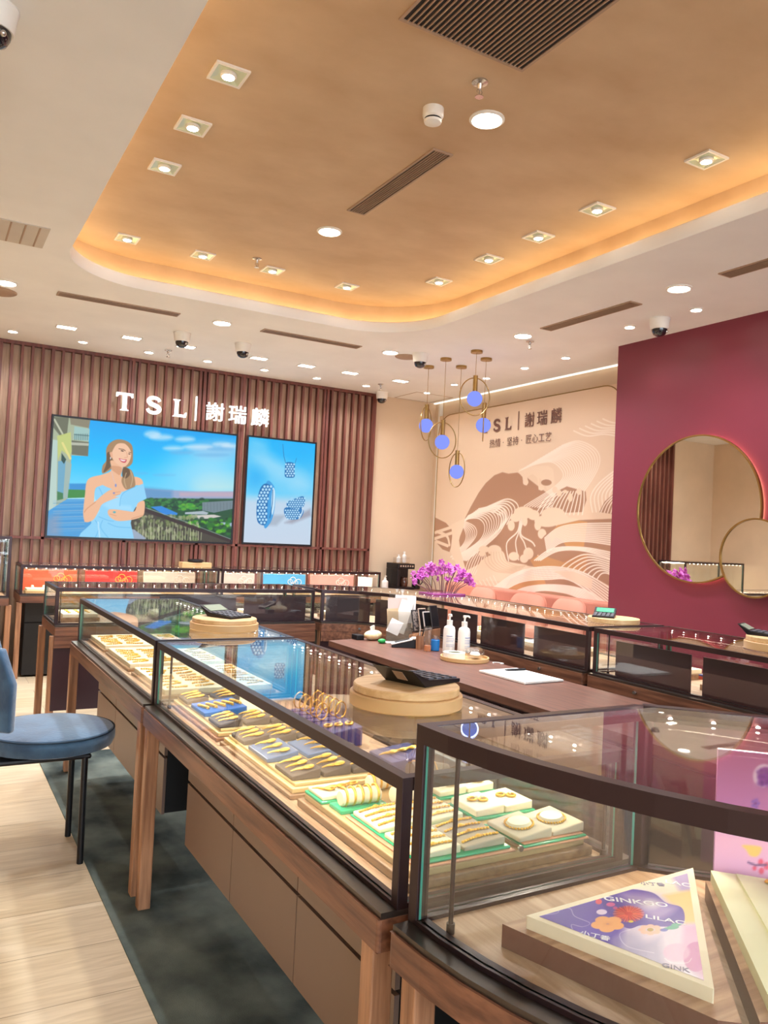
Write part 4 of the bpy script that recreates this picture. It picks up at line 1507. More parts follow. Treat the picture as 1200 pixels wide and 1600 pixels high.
# wall counters in front of the slatted wall
counter('low glass wall counter under the large screen, with orange and red boards inside',
        [(.80, 8.15), (2.715, 8.15)], [(.80, 8.66), (2.715, 8.66)], zt=1.055, legs=[(.80, 8.14), (1.15, 8.5)], wood_m=M_woodx, led='both', splits=3, area=2.6,
        group='wall counters under the screens', zb=.02, pm=M_dark, binset=.06)
counter('low glass wall counter under the small screen, with grey and pink boards inside',
        [(2.74, 8.15), (4.665, 8.15)], [(2.74, 8.66), (4.665, 8.66)], zt=1.055, legs=[(2.77, 8.14), (4.64, 8.14)], wood_m=M_woodx, led='both', splits=3, area=2.6,
        group='wall counters under the screens', zb=.02, pm=M_dark, binset=.06)
counter('taller glass wall counter cut by the left edge of the photo',
        [(-.7, 7.9), (.69, 7.9)], [(-.7, 8.4), (.69, 8.4)], zt=1.32, legs=[(.69, 7.9)], wood_m=M_woodx, led='both', splits=3, area=2,
        group='wall counters under the screens', zb=.02, pm=M_dark, binset=.06)

# ------------------------------------------------------------------ staff desk
t = thing('staff_desk', 'long dark wooden staff desk inside the island', 'desk', (2.77, 3.4, 0))
MB().prism([(-.31, 1.58), (-.31, -1.9), (.31, -1.9), (.31, 1.30), (.05, 1.66)], .712, .75).build('desktop', wood('desk_veneer', '744A39', '5C3A2C', 'y', 0.4), t, bevel=.003)
MB().box(-.27, .27, -1.85, 1.25, .08, .711).build('desk_cabinet', M_backp, t)
for k in range(4):
    d = MB().box(-.285, -.2705, -1.80 + k * .76, -1.07 + k * .76, .12, .69).build('cupboard_door', M_backp, t, bevel=.002)

# ------------------------------------------------------------------ velvet stool
t = thing('velvet_chair', 'round blue velvet chair with thin black legs, cut by the left edge', 'chair', (.545, 3.90, 0))
pr = [(.001, .475), (.24, .475), (.272, .485), (.282, .51), (.282, .535), (.268, .556), (.23, .566), (.12, .570), (.001, .571)]
MB().lathe(pr, n=48).build('seat', M_velvet, t)
MB().ring((0, 0, .551), .2765, .004, n=56, m=6).build('piping', mat('velvet_piping', '24384A', 0.8), [o for o in COL.objects if o.name.startswith('seat') and o.parent == t][0])
MB().box(-.24, .15, -.21, .15, .452, .474).build('seat_frame', M_black, t, bevel=.01)
for sx, sy in ((.125, -.205), (.125, .135), (-.235, -.17), (-.235, .13)):
    MB().tube([(sx, sy, 0.0 if sx < .13 else .0), (sx * .98, sy * .96, .46)], .014, 10).build('leg', M_black, t)
mb = MB()
A0 = [math.radians(a) for a in np.linspace(126, 234, 17)]
vs = []
zs = [.60, .62, .70, .80, .88, .93, .945]
for z in zs:
    tpr = 1 - max(0, z - .80) * 1.6
    for a in A0:
        aa = PI + (a - PI) * tpr
        vs.append((.285 * math.cos(aa), .285 * math.sin(aa), z))
for z in zs:
    tpr = 1 - max(0, z - .80) * 1.6
    for a in A0:
        aa = PI + (a - PI) * tpr
        vs.append((.330 * math.cos(aa), .330 * math.sin(aa), z))
na = len(A0); nz_ = len(zs); NV = na * nz_
fs = []
for j in range(nz_ - 1):
    for i in range(na - 1):
        a, b, c_, d = j * na + i, j * na + i + 1, (j + 1) * na + i + 1, (j + 1) * na + i
        fs += [(a, b, c_, d), (NV + d, NV + c_, NV + b, NV + a)]
for i in range(na - 1):
    fs += [(i + 1, i, NV + i, NV + i + 1), ((nz_ - 1) * na + i, (nz_ - 1) * na + i + 1, NV + (nz_ - 1) * na + i + 1, NV + (nz_ - 1) * na + i)]
for j in range(nz_ - 1):
    fs += [(j * na, (j + 1) * na, NV + (j + 1) * na, NV + j * na), ((j + 1) * na + na - 1, j * na + na - 1, NV + j * na + na - 1, NV + (j + 1) * na + na - 1)]
mb.add(vs, fs, True)
mb.build('backrest', M_velvet, t, bevel=.012, segs=3)
MB().tube([(-.25, -.1, .46), (-.30, -.1, .62)], .012, 8).tube([(-.25, .1, .46), (-.30, .1, .62)], .012, 8).build('back_support', M_black, t)

# ------------------------------------------------------------------ pendants
PN = [(4.395, 6.896, 2.635, 36, 'leftmost of the five pendants'), (4.328, 6.484, 2.427, -6, 'second from the left, hung low'),
      (4.642, 6.667, 2.171, 86, 'lowest of the five pendants'), (4.361, 6.026, 2.80, -12, 'highest of the five, nearest the camera'),
      (4.619, 6.22, 2.60, 53.4, 'rightmost, its ring seen edge on')]


def pendant(loc, zb, az, s):
    t = thing('pendant_lamp', 'brass ring pendant lamp with pale blue globe, ' + s, 'pendant lamp', loc, 0, 'ring pendant lamps by the mural')
    MB().cyl((0, 0, -.022), .055, .022, 28).build('ceiling_rose', M_goldm, t, bevel=.002)
    dz = zb - ZC
    top = dz + .22
    MB().tube([(0, 0, -.022), (0, 0, top - .01)], .0022, 6).build('cord', M_goldm, t)
    MB().cyl((0, 0, dz + .066), .022, .15, 20).build('socket', M_goldm, t, bevel=.002)
    b = MB().ell((0, 0, dz), .072, 28, 18).build('globe', M_bulb, t)
    MB().ring((0, 0, dz + .02), .15, .0055, M=rot('Z', az) @ rot('X', 90), n=48, ry=.174).build('ring', M_goldm, t)
    light('globe_glow', 'POINT', (0, 0, dz), .8, 'A9BCFF', t, shadow_soft_size=.085)
    return t


for x, y, zb, az, s in PN:
    pendant((x, y, ZC), zb, az, s)

# ------------------------------------------------------------------ round risers and calculators


def riser(loc, R, h, label, tiers=2):
    t = thing('round_riser', label, 'display riser', loc)
    if tiers == 2:
        MB().cyl((0, 0, 0), R, h * .62, 48, bev=.003).build('lower_disc', M_pale, t)
        MB().cyl((0, 0, h * .62), R * .94, h * .38, 48, bev=.003).build('upper_disc', M_disc, t)
    else:
        MB().cyl((0, 0, 0), R, h, 48, bev=.003).build('disc', M_disc, t)
    return t


def calculator(loc, rz, label, scr, s=1.0, tilt=14):
    t = thing('calculator', label, 'calculator', loc, rz)
    w_, d_ = .105 * s, .15 * s
    Mx = rot('X', tilt)
    # wedge shaped body
    vs = [(-w_ / 2, -d_ / 2, 0), (w_ / 2, -d_ / 2, 0), (w_ / 2, d_ * .26, 0), (-w_ / 2, d_ * .26, 0),
          (-w_ / 2, -d_ / 2, .010), (w_ / 2, -d_ / 2, .010), (w_ / 2, d_ * .18, .020), (-w_ / 2, d_ * .18, .020),
          (w_ / 2, d_ / 2 + .01, .050), (-w_ / 2, d_ / 2 + .01, .050)]
    MB().add(vs, [(3, 2, 1, 0), (0, 1, 5, 4), (4, 5, 6, 7), (7, 6, 8, 9), (9, 8, 2, 3), (1, 2, 8, 6, 5), (4, 7, 9, 3, 0)]).build('body', M_black, t, bevel=.002)
    def on(u, v):   # point on the key face
        return (-w_ / 2 + u * w_, -d_ / 2 + v * d_ * .68, .010 + v * .010)
    mb = MB()
    for r in range(4):
        for c in range(5):
            p_ = on(.12 + c * .19, .13 + r * .25)
            mb.obox((p_[0], p_[1], p_[2] + .002), (w_ * .13, d_ * .11, .004), rot('X', 6))
    mb.build('keys', M_key, t)
    a = Vector((0, d_ * .18, .020)); b = Vector((0, d_ / 2 + .01, .050))
    q = (a + b) / 2; ang = math.degrees(math.atan2(b.z - a.z, b.y - a.y))
    MB().obox((0, q.y - .001, q.z + .001), (w_ * .8, (b - a).length * .7, .002), rot('X', ang)).build('screen', scr, t)
    return t


riser((1.193, 1.91, 1.030), .158, .058, 'large two tier pale wood round riser on the middle counter')
riser((1.225, 3.57, 1.030), .156, .052, 'two tier pale wood round riser on the far left counter')
riser((3.70, 3.56, 1.030), .155, .030, 'low pale round riser at the joint of the right hand counters', 1)
riser((3.63, 2.42, 1.030), .155, .065, 'pale round riser on the right counter, cut by the right edge')
o = MB().box(-.16, .16, -.07, .07, 0, .05).build('wooden_block', M_disc, loc=(2.53, 8.42, 1.055), bevel=.003)
tag(o, 'pale wooden block on the wall counter under the screens', 'display block')
calculator((1.24, 3.60, 1.082), 27, 'black desk calculator on the riser of the far left counter', M_scr, 1.3)
calculator((3.66, 3.60, 1.060), -50, 'desk calculator with a green screen on the low round riser', M_gscr, 1.25)
calculator((3.60, 2.50, 1.095), 20, 'black calculator on the riser at the right edge of the photo', M_scr, 1.1)
o = MB().lathe([(.001, 0), (.07, 0), (.085, .012), (.08, .03), (.06, .034), (.001, .03)], n=28).build('black_bowl', M_black, loc=(2.53, 8.42, 1.105))
tag(o, 'small black dish on the wooden block under the screens', 'dish')
t = calculator((1.235, 1.92, 1.088), 109, 'black desk calculator with its back turned, on the large round riser', M_scr, 1.4)
MB().obox((-.01, .0915, .028), (.036, .0012, .036), rot('X', -46)).build('sticker', M_grille, t)

# ------------------------------------------------------------------ trays and jewellery
def board(name, label, x0, x1, y0, y1, layers, group=None, cat='tray'):
    """stepped display tray: layers = (inset, z0, z1, material, part name)"""
    cx, cy = (x0 + x1) / 2, (y0 + y1) / 2
    t = thing(name, label, cat, (cx, cy, layers[0][1]), 0, group)
    for ins, z0, z1, m, pn in layers:
        MB().box(x0 - cx + ins, x1 - cx - ins, y0 - cy + ins, y1 - cy - ins, z0 - layers[0][1], z1 - layers[0][1]).build(pn, m, t, bevel=.003)
    return t


Z1 = ZD + .036
M_wbase = wood('tray_wood', 'A07E5C', '7E5E44', 'y', 0.45)
M_lit = mat('champagne_leather', 'E2C78E', 0.4, metal=0.25, var=0.05)
for y0, y1, s in ((4.56, 5.03, 'farthest of the three in the far left counter'), (3.95, 4.50, 'middle one of the three in the far left counter'),
                  (3.30, 3.88, 'nearest of the three in the far left counter')):
    board('jewellery_tray', 'cream tray on a wooden base, ' + s, .885, 1.385, y0, y1,
          [(0, ZD, ZD + .014, M_wbase, 'wooden_base'), (.012, ZD + .014, Z1, M_cream, 'cream_top')], 'cream trays in the far left counter')
board('jewellery_tray', 'champagne tray on dark wood with the bright blue pad, in the middle counter', .885, 1.185, 2.60, 3.18,
      [(0, ZD, ZD + .012, M_woodz, 'wooden_base'), (.010, ZD + .012, ZD + .026, M_lit, 'lower_step'), (.022, ZD + .026, Z1, M_lit, 'upper_step')])
board('jewellery_tray', 'champagne tray holding grey and slate blue pads, centre of the middle counter', .885, 1.195, 1.975, 2.565,
      [(0, ZD, ZD + .012, M_wbase, 'wooden_base'), (.010, ZD + .012, ZD + .026, M_lit, 'lower_step'), (.022, ZD + .026, Z1, M_lit, 'upper_step')])
board('jewellery_tray', 'large sand coloured tray with green edged pads at the near end of the middle counter', .885, 1.388, 1.372, 1.93,
      [(0, ZD, ZD + .02, M_wbase, 'wooden_base'), (.014, ZD + .02, Z1, M_creamd, 'sand_top')])


def pad(x, y, z, sx, sy, m, label, lo=.012, hi=.028, group=None, name='velvet_pad', edge=None, ax='x'):
    t = thing(name, label, 'jewellery pad', (x, y, z), 0, group)
    a, b = sx / 2, sy / 2
    if edge:
        MB().box(-a - .006, a + .006, -b - .006, b + .006, 0, .007).build('green_edge', edge, t, bevel=.002)
        z0 = .007
    else:
        z0 = 0
    h = lambda u: lo if u < 0 else hi
    vs = [(-a, -b, z0), (a, -b, z0), (a, b, z0), (-a, b, z0), (-a, -b, z0 + lo), (a, -b, z0 + hi), (a, b, z0 + hi), (-a, b, z0 + lo)]
    MB().add(vs, [(3, 2, 1, 0), (4, 5, 6, 7), (0, 1, 5, 4), (1, 2, 6, 5), (2, 3, 7, 6), (3, 0, 4, 7)]).build('cushion', m, t, bevel=.003)
    fn = lambda u, v: (x + u * sx, y + v * sy, z + z0 + lo + (hi - lo) * (u + .5))
    return t, fn, math.atan2(hi - lo, sx)


def pend_proto():
    t = thing('gold_pendant', 'gold spoon shaped pendant on a pad', 'jewellery', (0, 0, 0))
    MB().ell((0, -.012, .0042), (.0085, .013, .0042), 14, 8).build('bowl', M_gild, t)
    MB().tube([(0, .0, .004), (.001, .014, .005), (0, .026, .004)], .002, 6, rs=[.0038, .0022, .0012]).build('stem', M_gild, t)
    return t


def place(proto, used, loc, rz, label, group, tilt=0.0, s=1.0):
    e = (Matrix.Rotation(-tilt, 3, 'Y') @ rot('Z', rz)).to_euler()
    if not used:
        used.append(1); r = proto; r.location = loc; r['label'] = label; r['group'] = group
        r.rotation_euler = e
    else:
        r = dup(proto, loc, rz, label, group, rot3=e)
    r.scale = (s, s, s)
    return r


PP = pend_proto(); PU = []
pads = [
    # x, y, material, sx, sy, where, n
    (.945, 3.07, M_greyv, .085, .12, 'grey pad at the far end of the blue pad tray', 3),
    (1.07, 3.07, M_greyv, .085, .12, 'second grey pad at the far end of the blue pad tray', 3),
    (.945, 2.69, M_greyv, .085, .12, 'grey pad at the near corner of the blue pad tray', 3),
    (1.045, 2.69, M_greyv, .085, .12, 'second grey pad at the near edge of the blue pad tray', 3),
    (1.125, 2.69, M_greyv, .06, .12, 'third grey pad at the near edge of the blue pad tray', 2),
    (.950, 2.46, M_greyv, .085, .12, 'grey pad at the far corner of the centre tray', 3),
    (1.045, 2.46, M_greyv, .085, .12, 'second grey pad at the far edge of the centre tray', 3),
    (1.13, 2.46, M_greyv, .07, .12, 'third grey pad at the far edge of the centre tray', 3),
    (.955, 2.275, M_slate, .10, .16, 'slate blue satin pad in the centre tray', 3),
    (1.095, 2.275, M_slate, .12, .16, 'blue satin pad behind it in the centre tray', 3),
    (.950, 2.08, M_greyv, .085, .13, 'grey pad at the near corner of the centre tray', 3),
    (1.045, 2.08, M_greyv, .085, .13, 'second grey pad at the near edge of the centre tray', 3),
    (1.13, 2.08, M_greyv, .07, .13, 'third grey pad at the near edge of the centre tray', 2),
]
for x, y, m, sx, sy, s, n_ in pads:
    t, P, an = pad(x, y, Z1 + .0003, sx, sy, m, s)
    for k in range(n_):
        v = -.33 + .66 * k / max(1, n_ - 1)
        q = P(-.02, v)
        place(PP, PU, (q[0], q[1], q[2] + .0004), 80 + (k * 13) % 20 + 0, 'gold spoon pendant on ' + s, 'gold pendants on the ' + s, tilt=an, s=1.35)
# bright blue pad with twisted gold bars
t, P, an = pad(.985, 2.885, Z1 + .0003, .16, .17, M_bluev, 'bright blue pad with twisted gold bars', .014, .030)
PB = None; BU = []
tb = thing('gold_twist_bar', 'x', 'jewellery')
mb = MB()
for sgn in (0, PI):
    mb.tube([(.003 * math.cos(a * 1.0 + sgn), (k / 24 - .5) * .05, .004 + .003 * math.sin(a + sgn)) for k in range(25) for a in [k / 24 * 6 * PI]], .0022, 6)
mb.build('twisted_wires', M_gild, tb)
MB().cyl((0, -.028, .0), .003, .006, 8).cyl((0, .028, .0), .003, .006, 8).build('end_caps', M_gild, tb)
for k in range(5):
    q = P(-.38 + .19 * k, -.05)
    place(tb, BU, (q[0], q[1], q[2] + .0004), 15, 'twisted gold bar on the bright blue pad', 'twisted gold bars on the bright blue pad', tilt=an, s=1.25)

# bangles on the indigo stand
st = thing('bangle_stand', 'indigo velvet stand holding a double row of gold bangles', 'jewellery stand', (1.325, 2.74, ZD))
MB().box(-.075, .075, -.12, .12, 0, .03).build('block', M_nblue, st, bevel=.003)
for k in range(4):
    MB().box(-.07, .07, -.108 + k * .058, -.094 + k * .058, .03, .034).build('ridge', M_nblue, st)
bg = thing('gold_bangle', 'x', 'jewellery'); BG = []
MB().ring((0, 0, .0325), .030, .0025, M=rot('X', 90), n=32).build('hoop', M_gild, bg)
MB().ell((0, 0, .064), (.004, .004, .004), 8, 6).build('clasp', M_gild, bg)
for r in range(2):
    for k in range(5):
        place(bg, BG, (1.29 + r * .075, 2.635 + k * .05, ZD + .0345), 20, 'upright gold bangle in the %s row of the indigo stand' % ('front', 'back')[r], 'gold bangles on the indigo stand')

# indigo pads with earrings, bracelet cone, price tag
ring_p = thing('gold_ring', 'x', 'jewellery'); RU = []
MB().ring((0, 0, .0022), .0075, .0022, n=18, m=6).build('band', M_gild, ring_p)
MB().ell((.0078, 0, .0035), (.0035, .0035, .003), 8, 6).build('stone', mat('ring_stone', 'FFF2D0', 0.1, coat=1), ring_p)
t, P, an = pad(1.27, 2.46, ZD, .12, .13, M_nblue, 'indigo pad with three gold earrings behind the centre tray', .05, .065)
for k in range(3):
    q = P(-.28 + .28 * k, .1 - .1 * k)
    place(ring_p, RU, (q[0], q[1], q[2] + .0004), 40 * k, 'gold stud earring on the indigo pad behind the centre tray', 'gold studs on the indigo pad', tilt=an, s=1.7)
t, P, an = pad(1.30, 2.10, ZD, .14, .14, M_nblue, 'indigo pad with gold pendants in front of the round riser', .05, .065)
for k in range(3):
    q = P(-.28 + .26 * k, .0)
    place(PP, PU, (q[0], q[1], q[2] + .0004), 90, 'gold pendant on the indigo pad below the round riser', 'gold pendants on the indigo pad', tilt=an, s=1.3)
t = thing('price_card', 'small black price card with grey lettering beside the indigo pad', 'card', (1.22, 2.315, ZD + .0), 10)
MB().box(-.03, .03, -.02, .02, 0, .035).build('card_block', M_black, t, bevel=.002)
MB().box(-.026, .026, -.016, .016, .035, .036).build('face', mat('dark_grey_card', '55504F', 0.4), t)
mb = MB()
for r in range(3):
    for c in range(5):
        mb.box(-.022 + c * .0095, -.0155 + c * .0095, -.012 + r * .0095, -.008 + r * .0095, .036, .0364)
mb.build('print', M_paper, t)
t = thing('bracelet_cone', 'grey suede cone wrapped with thin gold chains under the large riser', 'jewellery stand', (1.335, 1.980, ZD + .0005), 0)
MB().lathe([(.030, -.07), (.026, 0), (.012, .06), (.003, .065)], c=(0, 0, .032), n=24, M=rot('Y', 90)).build('cone', M_greyv, t)
MB().box(-.05, .03, -.022, .022, 0, .010).build('foot', M_greyv, t)
for k in range(6):
    r = .0315 - k * .0008
    MB().ring((-.055 + k * .012, 0, .032), r, .0016, M=rot('Y', 90), n=28, m=6).build('chain', M_gild, t)

# --- green edged group at the near end
t, P, an = pad(.965, 1.865, Z1, .12, .09, M_cream, 'cream pad with gold earrings at the far left of the green edged group', .010, .016, edge=M_green)
for k in range(3):
    q = P(-.3 + .3 * k, .0)
    place(PP, PU, (q[0], q[1], q[2] + .0004), 60 + 20 * k, 'gold drop on the cream pad leftmost in the green edged group', 'gold drops on the far left cream pad', tilt=an, s=1.2)


def roll(x, y, z, rz, label, n_=5, L=.10, edge=None):
    t = thing('bracelet_roll', label, 'jewellery stand', (x, y, z), rz)
    z0 = 0
    if edge:
        MB().box(-L / 2 - .012, L / 2 + .012, -.034, .034, 0, .010).build('green_edge', edge, t, bevel=.002); z0 = .010
    MB().cyl((-L / 2, 0, z0 + .019), .020, L, 24, bev=.003, M=rot('Y', 90)).build('white_roll', M_cream, t)
    for k in range(n_):
        MB().ring((-L * .4 + L * .8 * k / (n_ - 1), 0, z0 + .0215), .0212, .0034, M=rot('Y', 90), n=26, m=6).build('gold_band', M_gild, t)
    return t


roll(.98, 1.765, Z1, 0, 'white roll with gold bands in a green tray at the left', 5, .11, M_green)
roll(1.115, 1.875, Z1, 0, 'white roll with thick gold bangles at the far edge of the green edged group', 5, .10)
roll(1.125, 1.765, Z1, 0, 'white roll with rose gold bangles, right of the green tray', 4, .10)
o = board('salmon_board', 'salmon board with a green rim under the chain pads', .915, 1.17, 1.385, 1.715, [(0, Z1 + .0003, Z1 + .005, M_pinkb, 'board'), (.008, Z1 + .005, Z1 + .011, M_green, 'green_rim')], cat='board')
ZB = Z1 + .011
def chain(name, pts, label, group, z, r=.0026):
    t = thing(name, label, 'jewellery', (pts[0][0], pts[0][1], z), 0, group)
    P = [(q[0] - pts[0][0], q[1] - pts[0][1]) for q in pts]
    mb = MB()
    Q = resample(P, max(6, int(plen(P) / .0085)))
    for k, q in enumerate(Q):
        mb.ell((q[0], q[1], r), (r * 1.25, r * 1.25, r), 7, 5)
    mb.build('links', M_gild, t)
    MB().ell((Q[-1][0], Q[-1][1], r * 1.1), (r * 1.9, r * 1.9, r * 1.1), 8, 6).build('charm', M_gild, t)
    return t


k_ = 0
for (x, y, sx, sy, nm) in ((.98, 1.63, .11, .13, 'far left'), (1.10, 1.63, .11, .13, 'far right'), (.98, 1.475, .11, .14, 'near left'), (1.10, 1.475, .11, .14, 'near right')):
    m = M_cream if nm != 'near right' else mat('light_grey_suede', 'B9AC9A', 0.8, var=0.05)
    t, P, an = pad(x, y, ZB, sx, sy, m, '%s pad of the four chain pads on the salmon board' % nm, .010, .018)
    for k in range(4):
        v = -.36 + .24 * k
        a = P(-.42, v); b = P(.42, v)
        mid = P(0, v + .05)
        n0 = len(COL.objects)
        cpts = [(a[0], a[1]), (mid[0], mid[1]), (b[0], b[1])]
        tc = thing('gold_chain', 'gold bead chain on the %s pad of the four chain pads' % nm, 'jewellery', a, 0, 'gold chains on the %s chain pad' % nm)
        mb = MB()
        N_ = 13
        for j in range(N_):
            u = -.42 + .84 * j / (N_ - 1)
            q = P(u, v + .05 * math.sin(PI * j / (N_ - 1)))
            mb.ell((q[0] - a[0], q[1] - a[1], q[2] - a[2] + .0026), (.0042, .0036, .003), 7, 5)
        mb.build('links', M_gild, tc)
        q = P(.0, v + .05)
        MB().ell((q[0] - a[0], q[1] - a[1], q[2] - a[2] + .004), (.007, .006, .004), 8, 6).build('charm', M_gild, tc)
o = board('salmon_board', 'salmon board with a green rim under the two grey necklace pads', 1.185, 1.382, 1.378, 1.535, [(0, Z1, Z1 + .004, M_pinkb, 'board'), (.004, Z1 + .004, Z1 + .009, M_green, 'green_rim'), (.010, Z1 + .009, Z1 + .012, M_pinkb, 'upper_board')], cat='board')
for x, y, s in ((1.235, 1.455, 'left'), (1.333, 1.455, 'right')):
    t, P, an = pad(x, y, Z1 + .012, .095, .12, M_greyv if s == 'x' else mat('pale_grey_pad', 'C9BCA6', 0.75, var=0.04), '%s square pad with an oval necklace form' % s, .010, .022)
    q = P(0, 0)
    t = thing('necklace_form', 'raised cream oval with a gold necklace, on the %s necklace pad' % s, 'jewellery stand', (q[0], q[1], q[2] - .003))
    Mt = rot('Y', -math.degrees(an))
    MB().lathe([(.001, 0), (.028, 0), (.030, .005), (.026, .012), (.001, .014)], n=28, M=Mt).build('oval', M_cream, t)
    mb = MB()
    for j in range(30):
        a = 2 * PI * j / 30
        v = Mt @ Vector((.032 * math.cos(a), .034 * math.sin(a), .006))
        mb.ell(tuple(v), .0028, 7, 5)
    mb.build('necklace', M_gild, t)
for x, y, s in ((1.245, 1.63, 'left'), (1.335, 1.63, 'right')):
    t, P, an = pad(x, y, Z1, .085, .11, M_cream, '%s cream pad in the green tray behind the necklace pads' % s, .016, .022, edge=M_green)
    for k in range(2):
        q = P(-.1 + .25 * k, .1 - .15 * k)
        place(ring_p, RU, (q[0], q[1], q[2] + .0004), 70 * k, 'small gold ring on the %s cream pad behind the necklace pads' % s, 'rings on the %s cream pad' % s, tilt=an, s=1.4)
for x, s in ((1.245, 'left'), (1.335, 'right')):
    t, P, an = pad(x, 1.80, Z1, .085, .13, M_cream, '%s cream pad at the back of the green edged group' % s, .012, .020, edge=M_green)
    for k in range(3):
        q = P(.0, -.3 + .3 * k)
        place(PP, PU, (q[0], q[1], q[2] + .0004), 90, 'gold drop on the %s cream pad at the back of the green edged group' % s, 'gold drops on the back %s cream pad' % s, tilt=an, s=1.2)
t = thing('clear_tube', 'thin clear display tube beside the necklace pads', 'tube', (1.178, 1.380, Z1 + .0075), 0)
MB().cyl((0, 0, .0), .006, .17, 16, M=rot('X', -90)).build('tube', M_acr, t)
MB().cyl((0, -.004, 0), .0065, .006, 16, M=rot('X', -90)).build('cap', M_silver, t)

# --- small pieces on the three cream trays of the far left counter
ch = thing('gold_drop_chain', 'x', 'jewellery'); CU = []
mb = MB()
for j in range(7):
    mb.ell((-.024 + j * .008, .003 * math.sin(j * 1.3), .0028), (.0045, .0035, .0028), 6, 4)
mb.build('links', M_gild, ch)
MB().ell((.030, 0, .0032), (.0065, .006, .0032), 8, 5).build('drop', M_gild, ch)
for (y0, y1, s) in ((4.56, 5.03, 'farthest cream tray'), (3.95, 4.50, 'middle cream tray'), (3.30, 3.88, 'nearest cream tray')):
    ny = int((y1 - y0 - .06) / .062)
    for i in range(ny):
        for k in range(4):
            x = .95 + k * .115 + random.uniform(-.008, .008); y = y0 + .05 + i * .062 + random.uniform(-.006, .006)
            place(ch, CU, (x, y, Z1 + .0003), random.uniform(-35, 35), 'short gold chain with a drop on the ' + s, 'gold chains on the ' + s, s=1.45)

# ------------------------------------------------------------------ curved corner counter: flower card, cream tray, backdrop
M_print = print_mat('card_print', rough=0.35)
A_, B_, C_ = (.956, 1.097), (1.418, 1.118), (1.066, .795)
wt = thing('wooden_wedge_board', 'thick wedge shaped wooden board under the flower card', 'board', (1.15, 1.0, ZD))
MB().prism([(A_[0] - 1.15 - .028, A_[1] - 1.0 + .03), (B_[0] - 1.15 + .02, B_[1] - 1.0 + .02), (C_[0] - 1.15 - .003, C_[1] - 1.0 - .05), (C_[0] - 1.15 - .03, C_[1] - 1.0 - .03)], 0, .040, 0, 1).build('board', [wood('card_board_wood', 'BC9472', '94694E', 'x', 0.45), mat('board_edge', '6E4238', .4, var=.15)], wt)
t = thing('flower_card', 'triangular purple card printed with flowers and white lettering, in the corner counter', 'card', (1.15, 1.0, ZD + .040))
MB().prism([(A_[0] - 1.15, A_[1] - 1.0), (B_[0] - 1.15, B_[1] - 1.0), (C_[0] - 1.15, C_[1] - 1.0)], 0, .022).build('card_body', M_cream, t, bevel=.002)
p = Pic(420, 420, [(822.2, 1427.9), (1083.0, 1353.5), (1116.0, 1542.7), (739.4, 1701.8)], 'D9C9DC')
O = (840, 1350, 4.286)
p.poly([(-100, 300), (600, 120), (560, 580), (-100, 640)], '5A3FAE', 1, O, soft=12)
p.poly([(500, 130), (850, 60), (1060, 20), (1060, 200), (850, 200)], 'E9DCC8', 1, O, soft=10)
p.poly([(880, 50), (1050, 20), (1050, 190), (950, 170)], 'B3A0CC', 1, O, soft=8)
p.poly([(840, 200), (1060, 160), (1110, 380), (980, 390), (900, 280)], 'EDC684', 1, O, soft=8)
p.poly([(560, 560), (820, 480), (860, 700), (700, 660)], 'ABA2C4', 1, O, soft=12)
p.poly([(980, 400), (1120, 400), (1200, 840), (1050, 700), (960, 560)], 'D6A8CC', 1, O, soft=8)
p.ell(1060, 610, 85, 100, 'C070AE', .9, O); p.ell(930, 580, 90, 60, 'D6A6CC', .7, O, soft=3)
p.ell(420, 520, 130, 60, '5A45A6', .7, O, soft=6); p.ell(600, 520, 110, 70, 'A9A2C6', .6, O, soft=8)
p.poly([(430, 210), (560, 160), (760, 180), (860, 250), (960, 280), (985, 350), (960, 400), (850, 410), (700, 400), (600, 420), (480, 330)], '4A2F9E', 1, O, sm=True)
p.poly([(560, 190), (740, 195), (850, 255), (930, 290), (800, 360), (650, 300)], 'B9A5CC', .75, O, sm=True, soft=14)
p.ell(760, 260, 60, 30, 'E6DAD8', .7, O, soft=10)
p.line([(20, 330), (130, 320), (150, 290), (220, 290), (250, 340), (350, 385), (300, 410), (230, 395), (235, 430)], 1.2, 'D9D0F0', .8, O, sm=True)
p.line([(620, 430), (550, 460), (600, 540), (780, 585)], 1.2, 'F0EAF6', .8, O, sm=True)
p.line([(850, 620), (900, 650), (1000, 650), (1030, 620)], 1.2, 'F0EAF6', .8, O, sm=True)
for q in ((410, 243, 22, 18, 'E0506A'), (490, 262, 30, 14, 'D04A94'), (520, 285, 16, 10, 'C0408C'), (430, 312, 36, 18, 'E9D6F2')):
    p.ell(*q[:4], q[4], 1, O)
for a in np.linspace(0, 2 * PI, 34, endpoint=False):
    p.line([(610, 325), (610 + 98 * math.cos(a), 325 + 52 * math.sin(a))], 2.0, ['D8332E', 'F0604A', 'B8222A'][int(a * 10) % 3], 1, O)
p.ell(610, 322, 84, 44, 'CC1F22', .85, O, soft=3)
for a in np.linspace(0, 2 * PI, 40, endpoint=False):
    p.line([(610 + 30 * math.cos(a), 324 + 14 * math.sin(a)), (610 + 104 * math.cos(a), 324 + 56 * math.sin(a))], 1.6, ['E8402E', 'F47A58', 'A8141E'][int(a * 9) % 3], .95, O)
for k in range(5):
    a = k * 2 * PI / 5 + .4
    p.ell(470 + 62 * math.cos(a), 392 + 30 * math.sin(a), 52, 26, 'F2A868', 1, O)
p.ell(470, 392, 30, 14, 'E79A5C', .8, O, soft=4)
for a in np.linspace(0, 2 * PI, 8, endpoint=False):
    p.ell(755 + 55 * math.cos(a), 430 + 24 * math.sin(a), 26, 12, 'F2B6A0', 1, O)
p.ell(755, 430, 22, 12, 'B08A3C', 1, O)
